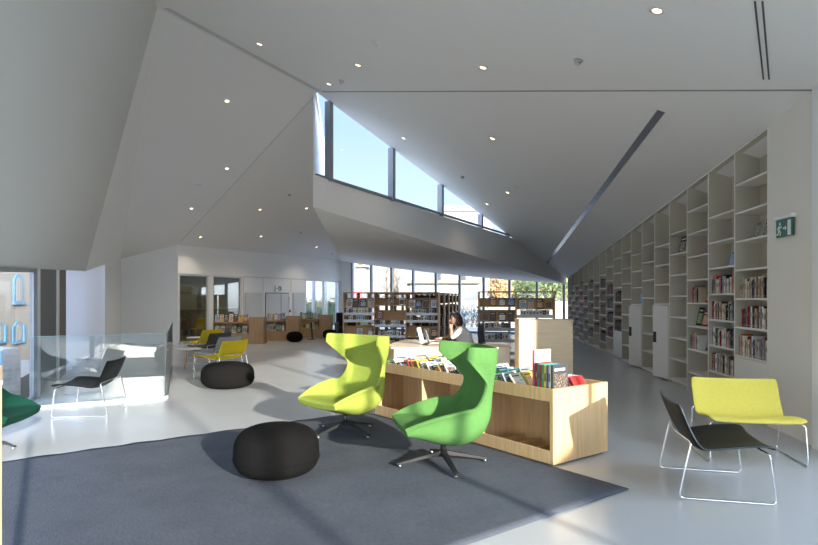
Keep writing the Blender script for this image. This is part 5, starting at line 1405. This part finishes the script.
# ------------------------------------------------------------------ exit signs
M_exit = mat('exit_sign_green', (.008, .15, .10), .35, var=.03); M_exw = mat('exit_sign_white', (.75, .78, .76), .4, var=.01)
def man(b, M, s):
    """running figure pictogram in the xz plane, facing +x"""
    def limb(p, q, w): b.bar(M @ V((p[0] * s, 0, p[1] * s)), M @ V((q[0] * s, 0, q[1] * s)), w * s, .004, M.to_3x3() @ V((0, 1, 0)))
    c = M @ V((.08 * s, 0, .80 * s)); b.slab([M @ V((.08 * s + .10 * s * math.cos(2 * PI * i / 14), -.002, .82 * s + .10 * s * math.sin(2 * PI * i / 14))) for i in range(14)], M.to_3x3() @ V((0, .004, 0)))
    for p, q, w in (((.02, .68), (-.06, .36), .17), ((.02, .66), (.22, .56), .08), ((.22, .56), (.30, .66), .07), ((-.01, .66), (-.18, .58), .08), ((-.18, .58), (-.20, .42), .07),
                    ((-.04, .38), (.14, .28), .10), ((.14, .28), (.12, .04), .09), ((-.07, .38), (-.14, .18), .10), ((-.14, .18), (-.34, .12), .09)): limb(p, q, w)
def arrow(b, M, s, d=1):
    b.slab([M @ V((d * x * s, -.002, z * s)) for x, z in ((-.3, -.06), (.05, -.06), (.05, -.2), (.32, 0), (.05, .2), (.05, .06), (-.3, .06))], M.to_3x3() @ V((0, .004, 0)))
Ys = 6.80
t = thing('exit_sign', 'green running man exit sign on the white end wall', 'exit sign', V((wx(Ys), Ys, 2.30)) - nW * .02, RZW)
MB().box(-.19, .19, -.012, .0, .02, .225).build('panel', M_exit, t); MB().box(-.21, .21, -.03, .018, .23, .27).build('housing', M_plate, t, bevel=.004); MB().box(.165, .215, -.04, .018, .226, .274).build('end_box', M_plate, t, bevel=.004)
b = MB(); man(b, Matrix.Translation((-.11, -.013, .03)), .18); b.build('running_figure', M_exw, t); b = MB(); arrow(b, Matrix.Translation((.015, -.013, .12)), .13); b.build('arrow', M_exw, t); MB().box(.08, .15, -.0145, -.011, .03, .205).build('doorway', M_exw, t)
dm = dU(277.8); zs_ = CH + (HY - 291) / F * (20 + .89 * dm)
t = thing('exit_sign', 'white and green exit sign above the double door', 'exit sign', MBk @ V((dm, -.03, zs_)), RBk)
MB().box(-.19, .19, -.02, .028, -.02, .24).build('housing', M_plate, t, bevel=.004); MB().box(-.02, .17, -.024, -.02, .02, .20).build('panel', M_exit, t); b = MB(); man(b, Matrix.Translation((.06, -.026, .035)), .15); b.build('running_figure', M_exw, t); b = MB(); arrow(b, Matrix.Translation((-.10, -.023, .11)), .16, -1); b.build('arrow', M_exit, t)
de = dU(289.5); t = thing('wall_panel_box', 'white wall box with a red button beside the double door', 'wall box', MBk @ V((de, -.004, 1.18)), RBk)
MB().box(-.07, .07, -.05, .0, 0, .48).build('housing', M_plate, t, bevel=.006); MB().box(-.035, .035, -.06, .0, -.20, -.10).build('alarm_button', M_redclip, t, bevel=.005)
# ------------------------------------------------------------------ glass railing
def rail(label, a, c, n, h=1.035):
    a, c = V(a), V(c); L = (c - a).length; rz = math.atan2(c.y - a.y, c.x - a.x); t = thing('glass_railing', label, 'railing', a, rz, 'frameless glass railings')
    for i in range(n):
        x0, x1 = L * i / n + .006, L * (i + 1) / n - .006; g_ = MB().box(x0, x1, -.008, .008, .03, h).build('glass_panel', M_rail, t)
        MB().box(x0, x1, -.009, .009, h, h + .004).build('polished_edge', M_edge, g_)
    MB().box(0, L, -.02, .02, 0, .03).build('shoe', M_steel, t)
M_edge = mat('green_glass_edge', (.30, .48, .47), .2, var=.02)
rail('glass railing behind the left black lounge chair', (-5.50, 8.44, 0), (-3.90, 9.27, 0), 2)
rail('glass railing running back towards the smoked glass panels', (-3.90, 9.34, 0), (-5.55, 13.6, 0), 3)
# ------------------------------------------------------------------ furniture in the small room behind the smoked glass
def shell_seat(label, d, y, m, rz):
    p = MBk @ V((d, y, 0)); t = thing('visitor_chair', label, 'chair', p, RBk + rz, 'chairs in the small room')
    MB().box(-.22, .22, -.22, .2, .43, .46).build('seat', m, t, bevel=.02); b = MB(); b.slab([(-.22, .2, .46), (.22, .2, .46), (.2, .29, .86), (-.2, .29, .86)], (0, .025, 0)); b.build('backrest', m, t, bevel=.01)
    for x in (-.19, .19):
        for yy in (-.18, .18): MB().cyl((x * 1.15, yy * 1.15, 0), (x, yy, .43), .012, n=8).build('leg', M_steel, t)
M_teal = mat('teal_seat', (.03, .22, .24), .6); M_brs = mat('brown_seat', (.14, .09, .06), .6)
shell_seat('teal visitor chair behind the first smoked glass panel', .52, .95, M_teal, PI); shell_seat('brown visitor chair behind the first smoked glass panel', 1.06, 1.0, M_brs, PI); shell_seat('yellow visitor chair behind the smoked glass panels', 1.62, .9, M_gold, PI)
p = MBk @ V((1.6, 2.6, 0)); t = thing('sofa', 'long dark sofa in the small room behind smoked glass', 'sofa', p, RBk)
MB().box(-1.1, 1.1, -.4, .4, .12, .42).build('seat', M_char, t, bevel=.04, bseg=3); MB().box(-1.1, 1.1, .22, .45, .35, .86).build('backrest', M_char, t, bevel=.05, bseg=3)
for x in (-1.0, 1.0):
    for y in (-.3, .3): MB().cyl((x, y, 0), (x, y, .13), .02, n=10).build('leg', M_black, t)
p = MBk @ V((1.6, 1.4, 2.69)); t = thing('added_room_light', 'added flat light brightening the small room behind smoked glass', 'ceiling light', p, RBk)
MB().box(-.6, .6, -.15, .15, -.05, 0).build('housing', M_plate, t); MB().box(-.57, .57, -.12, .12, -.056, -.05).build('diffuser', emis('added_room_glow', (1, .93, .8), 14.0), t)  # added light source, only there to brighten the small room
# ------------------------------------------------------------------ camera, sun, sky
cam = bpy.data.cameras.new('camera'); co = bpy.data.objects.new('camera', cam); COL.objects.link(co)
co.location = (0, 0, CH); co.rotation_euler = (PI / 2, 0, 0)
cam.sensor_width = 36; cam.lens = F / 818 * 36; cam.shift_y = (HY - 272.5) / 818; cam.clip_end = 500; cam.clip_start = .05
SC.camera = co
EL = math.radians(14.2); hx, hy = -.529, .8485
sd = V((hx * math.cos(EL), hy * math.cos(EL), -math.sin(EL)))
sl = bpy.data.lights.new('sun', 'SUN'); sl.energy = SUN_E; sl.angle = math.radians(1.0); sl.color = (1, .91, .79)
so = bpy.data.objects.new('sun', sl); COL.objects.link(so); so.rotation_euler = sd.to_track_quat('-Z', 'Y').to_euler(); so.location = (6, -6, 8)
w = bpy.data.worlds.new('sky'); SC.world = w; w.use_nodes = True
nt = w.node_tree; nt.nodes.clear()
out = nt.nodes.new('ShaderNodeOutputWorld'); bg = nt.nodes.new('ShaderNodeBackground'); tc = nt.nodes.new('ShaderNodeTexCoord')
sx = nt.nodes.new('ShaderNodeSeparateXYZ'); nt.links.new(tc.outputs['Generated'], sx.inputs[0])
r = nt.nodes.new('ShaderNodeValToRGB'); e = r.color_ramp.elements
e[0].position = 0; e[0].color = (.18, .17, .15, 1)
e[1].position = 1; e[1].color = (.20, .38, .80, 1)
for p, c in ((.49, (.30, .29, .27)), (.505, (.74, .83, .95)), (.56, (.60, .74, .95)), (.64, (.42, .60, .92))):
    q = e.new(p); q.color = (*c, 1)
mr = nt.nodes.new('ShaderNodeMapRange'); mr.inputs[1].default_value = -1; mr.inputs[2].default_value = 1
nt.links.new(sx.outputs[2], mr.inputs[0]); nt.links.new(mr.outputs[0], r.inputs[0])
dt = nt.nodes.new('ShaderNodeVectorMath'); dt.operation = 'DOT_PRODUCT'; dt.inputs[1].default_value = -sd
nt.links.new(tc.outputs['Generated'], dt.inputs[0])
m2 = nt.nodes.new('ShaderNodeMapRange'); m2.inputs[1].default_value = -.35; m2.inputs[2].default_value = 1; m2.inputs[3].default_value = 1.; m2.inputs[4].default_value = SKY_GLOW
nt.links.new(dt.outputs['Value'], m2.inputs[0])
mu = nt.nodes.new('ShaderNodeMath'); mu.operation = 'MULTIPLY'; mu.inputs[1].default_value = SKY_E
nt.links.new(m2.outputs[0], mu.inputs[0])
m3 = nt.nodes.new('ShaderNodeMapRange'); m3.inputs[1].default_value = -.35; m3.inputs[2].default_value = 1; m3.inputs[3].default_value = 0; m3.inputs[4].default_value = .95
nt.links.new(dt.outputs['Value'], m3.inputs[0])
cm = nt.nodes.new('ShaderNodeMix'); cm.data_type = 'RGBA'; cm.inputs[7].default_value = (.75, .82, .93, 1)
nt.links.new(m3.outputs[0], cm.inputs[0]); nt.links.new(r.outputs[0], cm.inputs[6]); nt.links.new(cm.outputs[2], bg.inputs[0]); nt.links.new(mu.outputs[0], bg.inputs[1]); nt.links.new(bg.outputs[0], out.inputs[0])
vs = SC.view_settings; SC.display_settings.display_device = 'sRGB'
vs.view_transform = 'Standard'; vs.look = 'None'; vs.exposure = EXPO; vs.gamma = 1; vs.use_curve_mapping = False
cy = SC.cycles; cy.use_denoising = True; cy.max_bounces = 12; cy.diffuse_bounces = 9; cy.glossy_bounces = 4; cy.transparent_max_bounces = 16
cy.sample_clamp_indirect = 10; cy.caustics_reflective = True; cy.caustics_refractive = False
